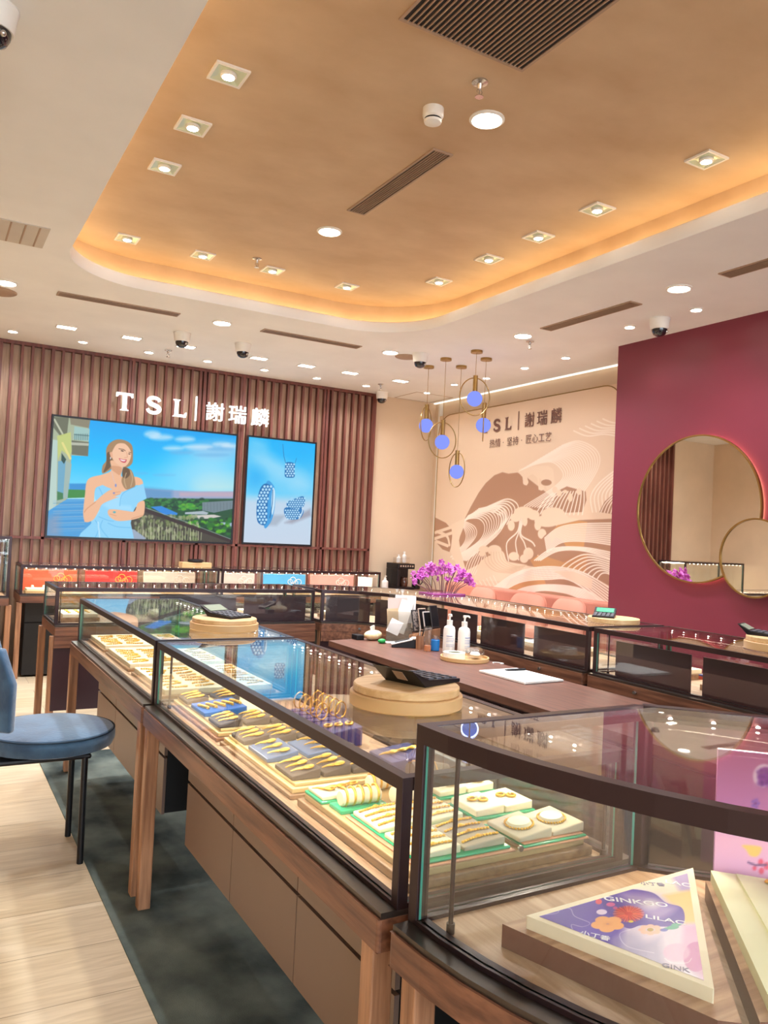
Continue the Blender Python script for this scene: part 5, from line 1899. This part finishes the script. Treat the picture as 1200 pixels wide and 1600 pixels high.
for q in ((905, 415, 42, 14), (930, 395, 36, 10), (860, 425, 20, 10)):
    p.ell(*q, '3FA08A', 1, O, rot=-.1)
p.ell(845, 432, 26, 10, '3C4CB0', 1, O)
p.ell(625, 375, 18, 8, 'E0C040', 1, O)
# inner rounded triangle kept, cream border outside
Av, Bv, Cv = Vector((*A_, 0)), Vector((*B_, 0)), Vector((*C_, 0))


def tri_keep(u, v):
    # u along A->B, v along A->D ; point = A + u(B-A) + v(D-A), D = A + C - B
    bx = np.array(B_) - np.array(A_); dx = np.array(C_) - np.array(B_)
    X = A_[0] + u * bx[0] + v * dx[0]; Y = A_[1] + u * bx[1] + v * dx[1]
    cen = (np.array(A_) + np.array(B_) + np.array(C_)) / 3
    ok = np.ones(X.shape, bool)
    for a, b in ((A_, B_), (B_, C_), (C_, A_)):
        e = np.array(b) - np.array(a); nn = np.array((-e[1], e[0])) / np.linalg.norm(e)
        if (cen - np.array(a)) @ nn < 0:
            nn = -nn
        ok &= ((X - a[0]) * nn[0] + (Y - a[1]) * nn[1]) > .013
    d = np.hypot(X - cen[0], Y - cen[1])
    return ok


BA = (B_[0] - A_[0], B_[1] - A_[1], 0); CB = (C_[0] - B_[0], C_[1] - B_[1], 0)
p.mesh('print', (A_[0] - 1.15, A_[1] - 1.0, .0224), BA, CB, M_print, t, keep=tri_keep)
M_wtxt = mat('white_print', 'F4F0F6', 0.5, var=0.01); M_gtxt = mat('grey_print', '8E86A0', 0.5, var=0.01)
# lettering: baseline runs from upper left to lower right in the photo


def card_text(s, P0, P1, h, m, sub):
    """text from P0 to P1 on the card (world xy), letter height h"""
    d = Vector((P1[0] - P0[0], P1[1] - P0[1], 0)); L0 = d.length; d.normalize()
    Y = Vector((-d.y, d.x, 0))
    M = frame4(d, Y, (P0[0] - 1.15, P0[1] - 1.0, .0228))
    o = text_mesh(s, h * 1.4, m, 'lettering', t, M, extrude=.0002, offset=h * .015)
    xs = [v.co.x for v in o.data.vertices]
    loc_w = max((M.inverted() @ v.co).x for v in o.data.vertices) - min((M.inverted() @ v.co).x for v in o.data.vertices)
    o.data.transform(M @ Matrix.Diagonal((L0 / loc_w, 1, 1, 1)) @ M.inverted())
    return o


card_text('GINKGO', (1.130, 1.084), (1.220, 1.013), .018, M_wtxt, '')
card_text('LILAC', (1.147, 1.002), (1.192, .953), .015, M_wtxt, '')
card_text('GINK', (1.043, .874), (1.070, .843), .013, M_gtxt, '')
card_text('LAC', (1.300, 1.090), (1.331, 1.055), .018, M_wtxt, '')
card_text('小丁香', (.996, 1.007), (1.026, .968), .013, M_wtxt, '')
card_text('小丁香', (1.250, 1.104), (1.289, 1.078), .012, M_gtxt, '')

# long cream tray with gold flower chain
M_lime = mat('pale_lime_leather', 'EDEBC0', 0.5, var=0.03)
base = [(1.442, 1.094), (1.568, .965), (1.33, .62), (1.115, .735)]
tw = thing('wedge_tray', 'long pale lime tray on a wooden board at the right edge of the corner counter', 'tray', (1.38, .87, ZD))
q = loc_([(1.435, 1.100), (1.585, .955), (1.36, .60), (1.09, .735)], (1.38, .87))
MB().prism(q, 0, .040, 0, 1).build('wooden_board', [MATS['card_board_wood'], MATS['board_edge']], tw)
MB().prism(loc_(base, (1.38, .87)), .040, .062).build('lime_top', M_lime, tw, bevel=.003)
MB().prism(loc_([(1.470, 1.055), (1.545, .965), (1.33, .66), (1.185, .735)], (1.38, .87)), .062, .066).build('inset_mat', M_lime, tw)
fc = thing('gold_flower_chain', 'gold chain of small flowers lying on the pale lime tray', 'jewellery', (1.49, .995, ZD + .0665))
d = Vector((1.24 - 1.49, .72 - .995))
for k in range(9):
    q = d * (k / 9)
    mb = MB()
    for a in range(5):
        mb.ell((q[0] + .0055 * math.cos(a * 1.257), q[1] + .0055 * math.sin(a * 1.257), .0028), (.0042, .0042, .0028), 7, 5)
    mb.build('flower', M_gild, fc)
    MB().tube([(q[0], q[1], .003), ((q + d / 9)[0], (q + d / 9)[1], .003)], .0012, 5).build('link', M_gild, fc)
MB().cyl((d[0], d[1], 0), .006, .012, 12).build('clasp', M_silver, fc)

# purple backdrop panel
p = Pic(150, 110, [(1122.2, 1170.3), (1496.0, 1208.5), (1490.7, 1399.7), (1115.7, 1349.7)], 'D596C6')
O = (1080, 1160, 8.42)
p.vgrad([(0, 'B8799E'), (.45, 'CC8CC0'), (.6, 'EFAFC8'), (1, 'DCA6D2')])
for k in range(9):
    p.ell(1300 + k * 180, 500, 120, 500, ['E9CDE6', 'C894CC'][k % 2], .35, O, soft=10)
p.ell(960, 370, 140, 120, 'EBD5E4', 1, O); p.ell(990, 370, 110, 90, '8A5AA0', 1, O)
p.noise(60, 880, 1100, 300, 480, ['5B3A98', '7A4FB0', '432B80'], 20, .8, O)
for a in range(5):
    p.ell(855 + 36 * math.cos(a * 1.257), 655 + 36 * math.sin(a * 1.257), 24, 18, '7D6AC0', 1, O)
p.ell(855, 655, 14, 12, '3E2E80', 1, O)
p.poly([(690, 1080), (920, 1100), (930, 1150), (880, 1200), (790, 1190), (740, 1130)], 'F2C56C', 1, O, sm=True)
for q in ((930, 1260, 34, 34), (850, 1320, 26, 26), (940, 1350, 34, 34), (1010, 1300, 40, 40)):
    p.ell(*q, 'E9526E', .9, O)
p.line([(770, 1260), (860, 1290), (1000, 1290)], 1.5, '6B4A7A', .9, O)
p.noise(40, 1200, 2800, 200, 1500, ['E6B8DA', 'B67CC4', 'F0C0C8'], 60, .4, O)
V0 = Vector((1.46, 1.10)); V1 = Vector((1.78, .80))
t = thing('flower_backdrop', 'upright pink and lilac flower panel at the back of the corner counter', 'display panel', (1.46, 1.10, ZD))
dv = (V1 - V0); nv = Vector((dv.y, -dv.x)).normalized()
if nv.dot(Vector((0, 0)) - V0) < 0:
    nv = -nv
bk = [(0, 0), tuple(dv), tuple(dv - nv * .012), tuple(-nv * .012)]
MB().prism(bk, 0, .307).build('panel_board', mat('lilac_board', 'C88FC0', 0.5, var=0.03), t)
p.mesh('flower_print', (nv.x * .001, nv.y * .001, .305), (dv.x, dv.y, 0), (0, 0, -.30), M_print, t)

# ------------------------------------------------------------------ things inside the wall counters
cols = [('DA5B36', 'orange board with a gold swirl, first from the left'), ('D02A26', 'bright red board with a gold swirl, second from the left'),
        ('C9B8A8', 'pale grey pink board, third from the left'), ('C4B2AA', 'grey pink board at the left of the second wall counter'),
        ('3F9FD0', 'sky blue board in the second wall counter'), ('D8948A', 'dusty pink board in the second wall counter')]
XS = [(.865, 1.365), (1.45, 1.965), (2.035, 2.585), (2.86, 3.27), (3.38, 3.90), (3.97, 4.54)]
for k, ((a, b), (c, s)) in enumerate(zip(XS, cols)):
    t = thing('backdrop_board', s, 'display board', ((a + b) / 2, 8.585, ZD), 0, 'backdrop boards in the wall counters')
    w2 = (b - a) / 2
    MB().box(-w2, w2, 0, .02, 0, .205).build('board', mat('board_%d' % k, c, 0.5, var=0.08, vscale=9), t, bevel=.002)
    mb = MB()
    gx = w2 * .45
    for j in range(4):
        mb.ring((gx + .035 * j - .05, -.002, .12 + .02 * math.sin(j * 2)), .028 + .008 * (j % 2), .0035, M=rot('X', 90), n=20, m=5)
    mb.build('swirl', mat('swirl_%d' % k, 'F0B040' if k < 2 else 'E6D6CC', 0.4, var=0.05), t)
for x, y, w2, h, s, m in ((1.03, 8.33, .17, .045, 'cream display tray in front of the orange board', M_cream), (1.72, 8.36, .14, .03, 'cream display tray in front of the red board', M_cream),
                       (2.33, 8.36, .16, .035, 'white display tray in front of the grey pink board', M_paper), (3.05, 8.36, .13, .05, 'white display block in front of the second counter’s grey board', M_paper),
                       (3.72, 8.36, .09, .06, 'white display block in front of the sky blue board', M_paper), (4.3, 8.36, .13, .04, 'pale display tray in front of the dusty pink board', M_paper)):
    t = thing('display_tray', s.replace('’', "'"), 'tray', (x, y, ZD))
    MB().box(-w2, w2, -.09, .09, 0, h * .5).build('tray_base', M_creamd, t, bevel=.002)
    MB().box(-w2 + .01, w2 - .01, -.08, .08, h * .5, h).build('tray_top', m, t, bevel=.003)
    for j in range(3):
        MB().cyl((-w2 * .6 + j * w2 * .6, 0, h), .018, .028, 14, r2=.010).build('ring_cone', m, t)
# white trays inside the island's far counters, glimpsed between the dark backs
def mini_tray(x, y, sx, sy, label, m=M_cream, col=None):
    t = thing('display_tray', label, 'tray', (x, y, ZD))
    MB().box(-sx, sx, -sy, sy, 0, .03).build('tray_base', M_wbase, t, bevel=.002)
    MB().box(-sx + .012, sx - .012, -sy + .012, sy - .012, .03, .055).build('tray_top', m, t, bevel=.003)
    mb = MB()
    for i in range(3):
        for j in range(3):
            mb.ell((-sx * .5 + i * sx * .5, -sy * .5 + j * sy * .5, .058), (.014, .012, .006), 8, 5)
    mb.build('gold_pieces', M_gild, t)
    return t


mini_tray(.99, 6.12, .13, .16, 'cream tray at the left end of the far island counter')
mini_tray(1.75, 6.15, .22, .16, 'cream tray in the middle of the far island counter')
mini_tray(2.45, 6.15, .20, .16, 'cream tray at the right of the far island counter')
mini_tray(3.05, 6.05, .13, .10, 'cream tray at the bend of the curved far counter')
mini_tray(3.66, 4.75, .16, .22, 'cream tray in the curved counter, behind the soap bottles')
mini_tray(3.66, 4.02, .16, .22, 'cream tray in the curved counter, behind the note pad')
mini_tray(3.66, 3.12, .16, .14, 'cream tray at the far end of the right counter')
t = mini_tray(3.66, 2.62, .16, .14, 'tray with orange and blue edges in the right counter')
MB().box(-.165, .165, -.145, .145, .056, .072).build('orange_box', mat('orange_card', 'E2552C', 0.5), t)
MB().box(-.165, .165, -.145, .145, .0725, .080).build('blue_box', mat('blue_card', '2D4E98', 0.5), t)

# ------------------------------------------------------------------ on the staff desk
ZK = .75
t = thing('note_pad', 'open white spiral note pad on the staff desk', 'note pad', (2.90, 3.46, ZK + .002), 2)
MB().box(-.14, .14, -.19, .19, 0, .010).build('pages', M_paper, t, bevel=.001)
mb = MB()
for k in range(26):
    mb.ring((-.13 + k * .0104, -.19, .006), .0065, .0011, M=rot('Y', 90), n=10, m=4)
mb.build('spiral', M_silver, t)
o = MB().tube([(-.07, .006, .0165), (-.05, .004, .0165), (.0, .0, .0165), (.07, -.006, .0165)], .0055, 10, rs=[.002, .0055, .0062, .0058]).build('pen', M_black, loc=(2.955, 3.575, ZK + .0022))
tag(o, 'black pen lying on the white note pad', 'pen')
t = thing('round_tray', 'round pale wood tray on the staff desk holding tape and a plastic bag', 'tray', (2.93, 4.03, ZK + .0004))
MB().lathe([(.001, 0), (.146, 0), (.15, .003), (.15, .024), (.143, .024), (.141, .008), (.001, .008)], n=48).build('tray_body', M_pale, t)
t = thing('tape_roll', 'white roll of tape leaning in the round tray', 'tape', (2.868, 4.055, ZK - .002), 0)
Mx = rot('Y', 0)
MB().lathe([(.042, 0), (.068, 0), (.068, .038), (.042, .038), (.042, 0)], c=(0, 0, .012), n=36, M=Mx).build('tape', M_white, t)
MB().lathe([(.038, 0), (.0418, 0), (.0418, .038), (.038, .038), (.038, 0)], c=(0, 0, .012), n=36, M=Mx).build('core', mat('tape_core', 'A9B0A0', 0.5), t)
# crumpled plastic bag
mb = MB().ell((0, 0, .036), (.062, .075, .034), 30, 16)
random.seed(3)
mb.v = [(x + .006 * math.sin(31 * y + 17 * z), y + .006 * math.sin(29 * x + 11 * z), max(.003, z + .006 * math.sin(43 * x) * math.cos(37 * y))) for x, y, z in mb.v]
o = mb.build('plastic_bag', glass('film', tint=(.9, .88, .84), r0=.18, rough=.15), loc=(3.000, 4.02, ZK + .0085))
tag(o, 'crumpled clear plastic bag in the round tray beside the tape', 'plastic bag')
mb = MB().ell((0, 0, .016), (.034, .042, .012), 20, 10)
mb.v = [(x + .004 * math.sin(50 * y), y + .003 * math.sin(60 * x), max(.001, z + .003 * math.sin(70 * x + 40 * y))) for x, y, z in mb.v]
o = mb.build('white_cloth', M_paper, loc=(3.0, 4.02, ZK + .020))
tag(o, 'folded white cloth inside the plastic bag in the round tray', 'cloth')
o = MB().tube(spline([(0, 0, .003), (.02, .03, .003), (.05, .02, .003), (.06, -.02, .003), (.03, -.03, .004)], 6), .0028, 6).build('white_string', M_paper, loc=(3.03, 3.87, ZK))
tag(o, 'loop of white string beside the round tray', 'string')


def pump(x, y, label, rz):
    t = thing('pump_bottle', label, 'bottle', (x, y, ZK), rz, 'white pump bottles on the staff desk')
    MB().lathe([(.001, 0), (.036, 0), (.039, .004), (.039, .15), (.034, .17), (.018, .182), (.016, .186)], n=36).build('bottle_body', M_white, t)
    MB().cyl((0, 0, .184), .019, .030, 24).build('cap', M_white, t, bevel=.002)
    MB().cyl((0, 0, .214), .006, .028, 12).cyl((0, 0, .240), .012, .014, 16).tube([(0, 0, .250), (.0, -.03, .252), (0, -.042, .244)], .0055, 8).build('pump_head', M_white, t)
    mb = MB()
    for k, (w2, z) in enumerate(((.02, .115), (.026, .10), (.026, .09), (.024, .08), (.026, .06), (.022, .05))):
        for j in range(8):
            a0 = -PI / 2 - .7 + j * .17 * w2 / .026
            mb.tube([(.0395 * math.cos(a0), .0395 * math.sin(a0), z), (.0395 * math.cos(a0 + .11), .0395 * math.sin(a0 + .11), z)], .0022 if k == 0 else .0012, 4)
    mb.build('label_print', mat('blue_label_ink', '6878B4', 0.5), t)
    return t


pump(2.995, 4.30, 'white pump bottle with blue print, left of the pair', -20)
pump(3.045, 4.205, 'white pump bottle with blue print, right of the pair', 15)

t = thing('card_terminal', 'white and black card payment terminal lying on the desk', 'card reader', (2.84, 4.60, ZK), -118)
vs = [(-.04, -.085, 0), (.04, -.085, 0), (.04, .085, 0), (-.04, .085, 0), (-.04, -.085, .016), (.04, -.085, .016), (.04, .05, .052), (-.04, .05, .052), (.04, .085, .056), (-.04, .085, .056)]
MB().add(vs, [(3, 2, 1, 0), (0, 1, 5, 4), (4, 5, 6, 7), (7, 6, 8, 9), (9, 8, 2, 3), (1, 2, 8, 6, 5), (4, 7, 9, 3, 0)]).build('lower_shell', M_black, t, bevel=.003)
Mx = rot('X', math.degrees(math.atan2(.036, .135)))
MB().obox((0, -.018, .0385), (.084, .145, .008), Mx).build('white_shell', M_white, t, bevel=.002)
MB().obox((0, -.014, .0435), (.066, .105, .003), Mx).build('screen', M_black, t)
MB().obox((0, .072, .062), (.07, .045, .012)).build('paper_hatch', M_white, t, bevel=.003)

t = thing('tissue_pack', 'yellow tissue pack with a white tissue sticking out, at the far end of the desk', 'tissues', (2.80, 4.96, ZK), 20)
mb = MB().ell((0, 0, .034), (.075, .05, .036), 24, 12)
mb.v = [(x * (1 + .1 * math.sin(30 * z)), y, max(.0, z)) for x, y, z in mb.v]
mb.build('pack', mat('yellow_wrap', 'E8C58A', 0.5, col2='F0E0C0', vscale=30), t)
MB().add([(-.02, 0, .06), (.02, .004, .06), (.028, .012, .095), (0, -.006, .105), (-.024, .008, .092), (-.02, .006, .06), (.02, .01, .06), (.028, .018, .095), (0, 0, .105), (-.024, .014, .092)],
         [(0, 1, 2, 3, 4), (9, 8, 7, 6, 5), (0, 5, 6, 1), (1, 6, 7, 2), (2, 7, 8, 3), (3, 8, 9, 4), (4, 9, 5, 0)]).build('tissue', M_paper, t)
o = MB().ell((0, 0, .016), (.03, .022, .0165), 18, 10).build('green_pouch', mat('green_wrap', '1FA04A', 0.35, var=.2), loc=(2.775, 4.79, ZK))
tag(o, 'small bright green wrapped item beside the tissue pack', 'wrapped item')
o = MB().box(-.06, .06, -.035, .035, 0, .008).build('white_cloth', M_paper, loc=(2.86, 4.80, ZK), bevel=.002)
tag(o, 'flat white folded paper behind the green item on the desk', 'paper')
o = MB().box(-.03, .03, -.04, .04, 0, .035).build('black_box', M_black, loc=(2.70, 5.00, ZK), bevel=.004)
tag(o, 'small black box at the far corner of the desk behind the tissue pack', 'box')

# acrylic leaflet holder, stepped
t = thing('leaflet_holder', 'tiered clear acrylic leaflet holder full of papers', 'leaflet holder', (2.955, 4.86, ZK + .006), -35)
Mx = rot('X', -18)
for k, (yy, h, w2) in enumerate(((-.085, .13, .075), (-.035, .21, .085), (.015, .28, .09), (.06, .33, .09))):
    MB().obox((0, yy, h / 2), (2 * w2, .003, h), Mx).build('acrylic_pane', M_acr, t)
    MB().obox((-w2, yy + .015, h / 2), (.003, .03, h), Mx).obox((w2, yy + .015, h / 2), (.003, .03, h), Mx).build('acrylic_side', M_acr, t)
MB().box(-.09, .09, -.11, .08, 0, .004).build('acrylic_base', M_acr, t)
random.seed(11)
for k, (x, y, z, w2, h, c, rz) in enumerate(((-.03, -.055, .10, .045, .10, 'EDE6E0', 22), (.02, .0, .17, .045, .24, 'F1E8D8', 14), (-.05, -.01, .16, .04, .13, 'CDB088', -6), (.03, .045, .22, .075, .20, 'D8D2CE', 0), (-.02, .03, .19, .07, .22, 'C9B4AA', -4))):
    MB().obox((x, y, z), (2 * w2, .002, h), Mx @ rot('Y', rz)).build('leaflet', mat('leaflet_%d' % k, c, .6, var=.03), t)
# phone stand
t = thing('phone_stand', 'wooden step stand on the desk holding phones', 'phone stand', (3.0, 4.60, ZK), -60)
vs = [(-.09, -.06, 0), (.09, -.06, 0), (.09, .06, 0), (-.09, .06, 0), (-.09, -.06, .075), (.09, -.06, .13), (.09, .06, .13), (-.09, .06, .075)]
MB().add(vs, [(3, 2, 1, 0), (4, 5, 6, 7), (0, 1, 5, 4), (1, 2, 6, 5), (2, 3, 7, 6), (3, 0, 4, 7)]).build('stand_body', M_woodz, t, bevel=.003)
for dx, dy, z, c, s, h in ((-.070, .0, .082, '1C1B20', 'black phone with a pale patterned case at the left of the wooden stand', .15), (-.025, .01, .096, 'B79E8C', 'beige phone in the middle of the wooden stand', .15),
                        (.015, .0, .108, 'C9BDB8', 'pale phone behind the beige one on the wooden stand', .12), (.062, .01, .123, '2A2528', 'dark phone with a white rim at the right of the wooden stand', .15)):
    R = rot('Z', -60)
    v = R @ Vector((dx, dy, 0))
    tt = thing('mobile_phone', s, 'phone', (3.0 + v.x, 4.60 + v.y, ZK + z + .012), -60)
    Mx = rot('Z', 72) @ rot('X', -14)
    MB().obox((0, 0, h / 2), (.072, .009, h), Mx).build('phone_body', mat('phone_' + c, c, .35, var=.05), tt, bevel=.003)
    MB().obox(tuple(Mx @ Vector((0, -.0052, 0)) + Vector((0, 0, h / 2))), (.062, .001, h - .014), Mx).build('face', M_black if c != '1C1B20' else mat('pattern_case', '8C8078', .5, col2='1C1B20', vscale=60, ramp=(.45, .5)), tt)
t = thing('pen_cup', 'dark pen cup with pens beside the card terminal', 'pen cup', (2.90, 4.50, ZK))
MB().lathe([(.001, 0), (.026, 0), (.028, .09), (.025, .09), (.023, .006), (.001, .006)], n=24).build('cup', M_woodz, t)
for a in (20, 150, 270):
    MB().tube([(0, 0, .02), (.03 * math.cos(a), .03 * math.sin(a), .15)], .004, 8).build('pen', [M_black, M_goldm, M_silver][a % 3], t)
t = thing('clear_cup', 'tall clear cup with an orange base on the desk', 'cup', (2.90, 4.405, ZK))
MB().lathe([(.024, 0), (.027, .16), (.025, .16), (.022, .01)], n=24).build('cup', M_acr, t)
MB().cyl((0, 0, .002), .0225, .035, 24).build('orange_filling', mat('orange_liquid', 'D98A5A', .3), t)
t = thing('blue_jar', 'bright blue jar between the clear cup and the pump bottles', 'jar', (2.965, 4.415, ZK))
MB().cyl((0, 0, 0), .030, .075, 28, bev=.004).build('jar_body', mat('blue_liquid', '1F7CC8', .2, var=.05), t)
MB().lathe([(.029, .075), (.029, .10), (.027, .10), (.027, .075)], n=28).build('clear_rim', M_acr, t)

# ------------------------------------------------------------------ orchids on the far counter
t = thing('orchid_arrangement', 'mass of purple orchids standing on the glass top of the curved far counter', 'flowers', (3.74, 5.50, 1.030))
MB().box(-.16, .16, -.11, .11, 0, .012).build('purple_base', mat('purple_acrylic', 'A0488E', .2), t, bevel=.003)
random.seed(5)
M_pet = mat('orchid_petal', 'C04FA8', .55, col2='8E2C86', vscale=60)
M_pet2 = mat('orchid_petal_light', 'D57AC0', .55, col2='A43C96', vscale=60)
M_stem = mat('orchid_stem', '8A5A5E', .6, var=.2)
heads = []
Xv = Vector((.8661, -.4975, 0))
for k in range(98):
    u = random.uniform(-1, 1); h = .115 + .15 * (1 - u * u) * random.uniform(.05, 1.05)
    if abs(u) > .8:
        h = random.uniform(.07, .17)
    d_ = random.uniform(-.10, .10)
    px = Xv * (u * .25) + Vector((Xv.y, -Xv.x, 0)) * d_
    heads.append((px.x, px.y, h))
for k in range(28):
    hx, hy, hz = heads[k * 2]
    s = MB().tube([(hx * .45, hy * .45, .012), (hx * .6, hy * .6, hz * .5), (hx, hy, hz)], .0028, 5).build('stem', M_stem, t)


def blossom_mesh(m):
    mb = MB()
    for a in range(5):
        R = rot('Z', 72 * a) @ rot('Y', -22)
        mb.ell(tuple(R @ Vector((.014, 0, 0))), (.015, .011, .0025), 8, 5, M=R)
    mb.ell((0, 0, .004), (.005, .005, .006), 8, 5)
    return mb


b1 = blossom_mesh(0).build('blossom', M_pet, t); b2 = blossom_mesh(0).build('blossom', M_pet2, t)
for k, (hx, hy, hz) in enumerate(heads):
    src = b1 if k % 3 else b2
    c = src if k == 1 or k == 0 else src.copy()
    if k > 1:
        COL.objects.link(c)
    if k == 0:
        c = b2
    c.parent = t
    c.location = (hx, hy, hz)
    c.rotation_euler = (random.uniform(.6, 1.9), random.uniform(-.4, .4), random.uniform(-2.2, .6))

# ------------------------------------------------------------------ back corner: side cabinet, coffee machine, bottles
t = thing('side_cabinet', 'low beige cabinet in the back corner carrying the coffee machine', 'cabinet', (5.17, 8.52, 0))
MB().box(-.45, .45, -.26, .26, 0, .82).build('cabinet_body', M_beige, t, bevel=.002)
MB().box(-.46, .46, -.27, .26, .82, .84).build('worktop', M_woodx, t, bevel=.003)
for s in (-1, 1):
    MB().box(-.44 if s < 0 else .005, -.005 if s < 0 else .44, -.275, -.2605, .05, .80).build('door', M_beige, t)
t = thing('coffee_machine', 'black coffee machine with a glass jug in the back corner', 'coffee machine', (5.16, 8.50, .84))
MB().box(-.13, .11, .02, .16, 0, .25).build('housing', M_black, t, bevel=.006)
MB().box(-.13, .11, -.13, .16, .25, .315).build('brew_head', M_black, t, bevel=.006)
MB().box(-.13, .11, -.14, .02, 0, .03).build('drip_tray', M_black, t, bevel=.004)
MB().box(-.13, -.09, -.12, .02, .03, .25).build('side_column', M_black, t, bevel=.004)
mb = MB()
for k in range(6):
    mb.box(-.10 + k * .034, -.082 + k * .034, -.132, -.1305, .275, .295)
mb.build('buttons', M_silver, t)
MB().lathe([(.001, .03), (.045, .03), (.055, .08), (.05, .12), (.04, .14), (.045, .15), (.001, .15)], c=(-.0, -.06, 0), n=24).build('jug', mat('coffee_glass', '4A2C20', .08, coat=.8), t)
t = thing('black_kettle', 'black kettle standing right of the coffee machine', 'kettle', (5.36, 8.47, .84))
MB().lathe([(.001, 0), (.05, 0), (.055, .02), (.045, .15), (.035, .17), (.001, .175)], n=24).build('kettle_body', M_black, t)
MB().tube([(.04, 0, .15), (.085, 0, .15), (.09, 0, .08), (.05, 0, .04)], .007, 8).build('handle', M_black, t)
t = thing('glass_caddy', 'small gold rimmed clear caddy on top of the coffee machine', 'caddy', (5.155, 8.51, 1.1552))
MB().box(-.09, .09, -.05, .05, 0, .006).build('base', M_goldm, t)
for q in ((-.09, .09, -.05, -.047), (-.09, .09, .047, .05)):
    MB().box(q[0], q[1], q[2], q[3], .006, .07).build('pane', M_acr, t)
for k, (x, s, h) in enumerate(((5.115, 'left white bottle in the clear caddy on the coffee machine', .10), (5.195, 'right white bottle in the clear caddy on the coffee machine', .14))):
    t = thing('small_bottle', s, 'bottle', (x, 8.51, 1.1615))
    MB().lathe([(.001, 0), (.026, 0), (.027, .01), (.026, h * .62), (.012, h * .75), (.012, h * .8)], n=20).build('bottle_body', M_white, t)
    MB().cyl((0, 0, h * .8), .014, h * .2, 16).build('cap', M_white, t)
t = thing('small_bottle', 'white sanitiser bottle between the wall counter and the coffee machine', 'bottle', (4.90, 8.45, .84))
MB().lathe([(.001, 0), (.04, 0), (.042, .01), (.04, .09), (.016, .11), (.015, .12)], n=24).build('bottle_body', M_white, t)
MB().cyl((0, 0, .12), .016, .015, 16).tube([(0, 0, .135), (0, 0, .155), (.0, -.03, .155)], .006, 8).build('pump_head', M_white, t)
t = thing('white_box', 'white box inside the right end of the second wall counter', 'box', (4.585, 8.38, ZD))
MB().box(-.045, .045, -.10, .10, 0, .19).build('box_body', M_paper, t, bevel=.003)
MB().box(-.047, .047, -.102, .102, .19, .2).build('lid', M_paper, t, bevel=.002)

# ------------------------------------------------------------------ blush bench in front of the mural
t = thing('blush_bench', 'long blush pink upholstered bench below the wave mural', 'bench', (5.36, 6.75, 0))
MB().box(-.25, .25, -1.50, 1.35, .05, .30).build('base', M_pink, t, bevel=.01)
MB().box(-.27, .165, -1.48, 1.33, .30, .48).build('seat', M_pink, t, bevel=.03, segs=3)
for k in range(2):
    MB().box(.17, .32, -1.49 + k * 1.42, -.075 + k * 1.42, .30, .965).build('backrest', M_pink, t, bevel=.03, segs=3)
random.seed(9)
for k, (y, rz, tl) in enumerate(((6.95, -5, 20), (6.2, 8, 26), (5.62, -4, 22))):
    s = ['left, by the orchids', 'middle', 'right, by the red wall'][k]
    t = thing('blush_cushion', 'blush pink cushion leaning on the bench, ' + s, 'cushion', (5.235, y, .4815), 90 + rz)
    mb = MB().ell((0, 0, 0), (.24, .075, .245), 28, 18)
    def sq(v, r):
        return math.copysign(abs(v / r) ** .55, v) * r if r else v
    mb.v = [(sq(x, .24), y_, sq(z, .245)) for x, y_, z in mb.v]
    R = rot('X', 10)
    mb.v = [tuple(R @ Vector(v) + Vector((0, 0, .262))) for v in mb.v]
    mb.build('cushion_body', M_pink, t)
    a = [tuple(R @ Vector((sq(.243 * math.cos(w_), .243), 0, sq(.248 * math.sin(w_), .248))) + Vector((0, 0, .262))) for w_ in np.linspace(0, 2 * PI, 40, endpoint=False)]
    MB().tube(a, .005, 6, closed=True).build('piping', M_pink, t)
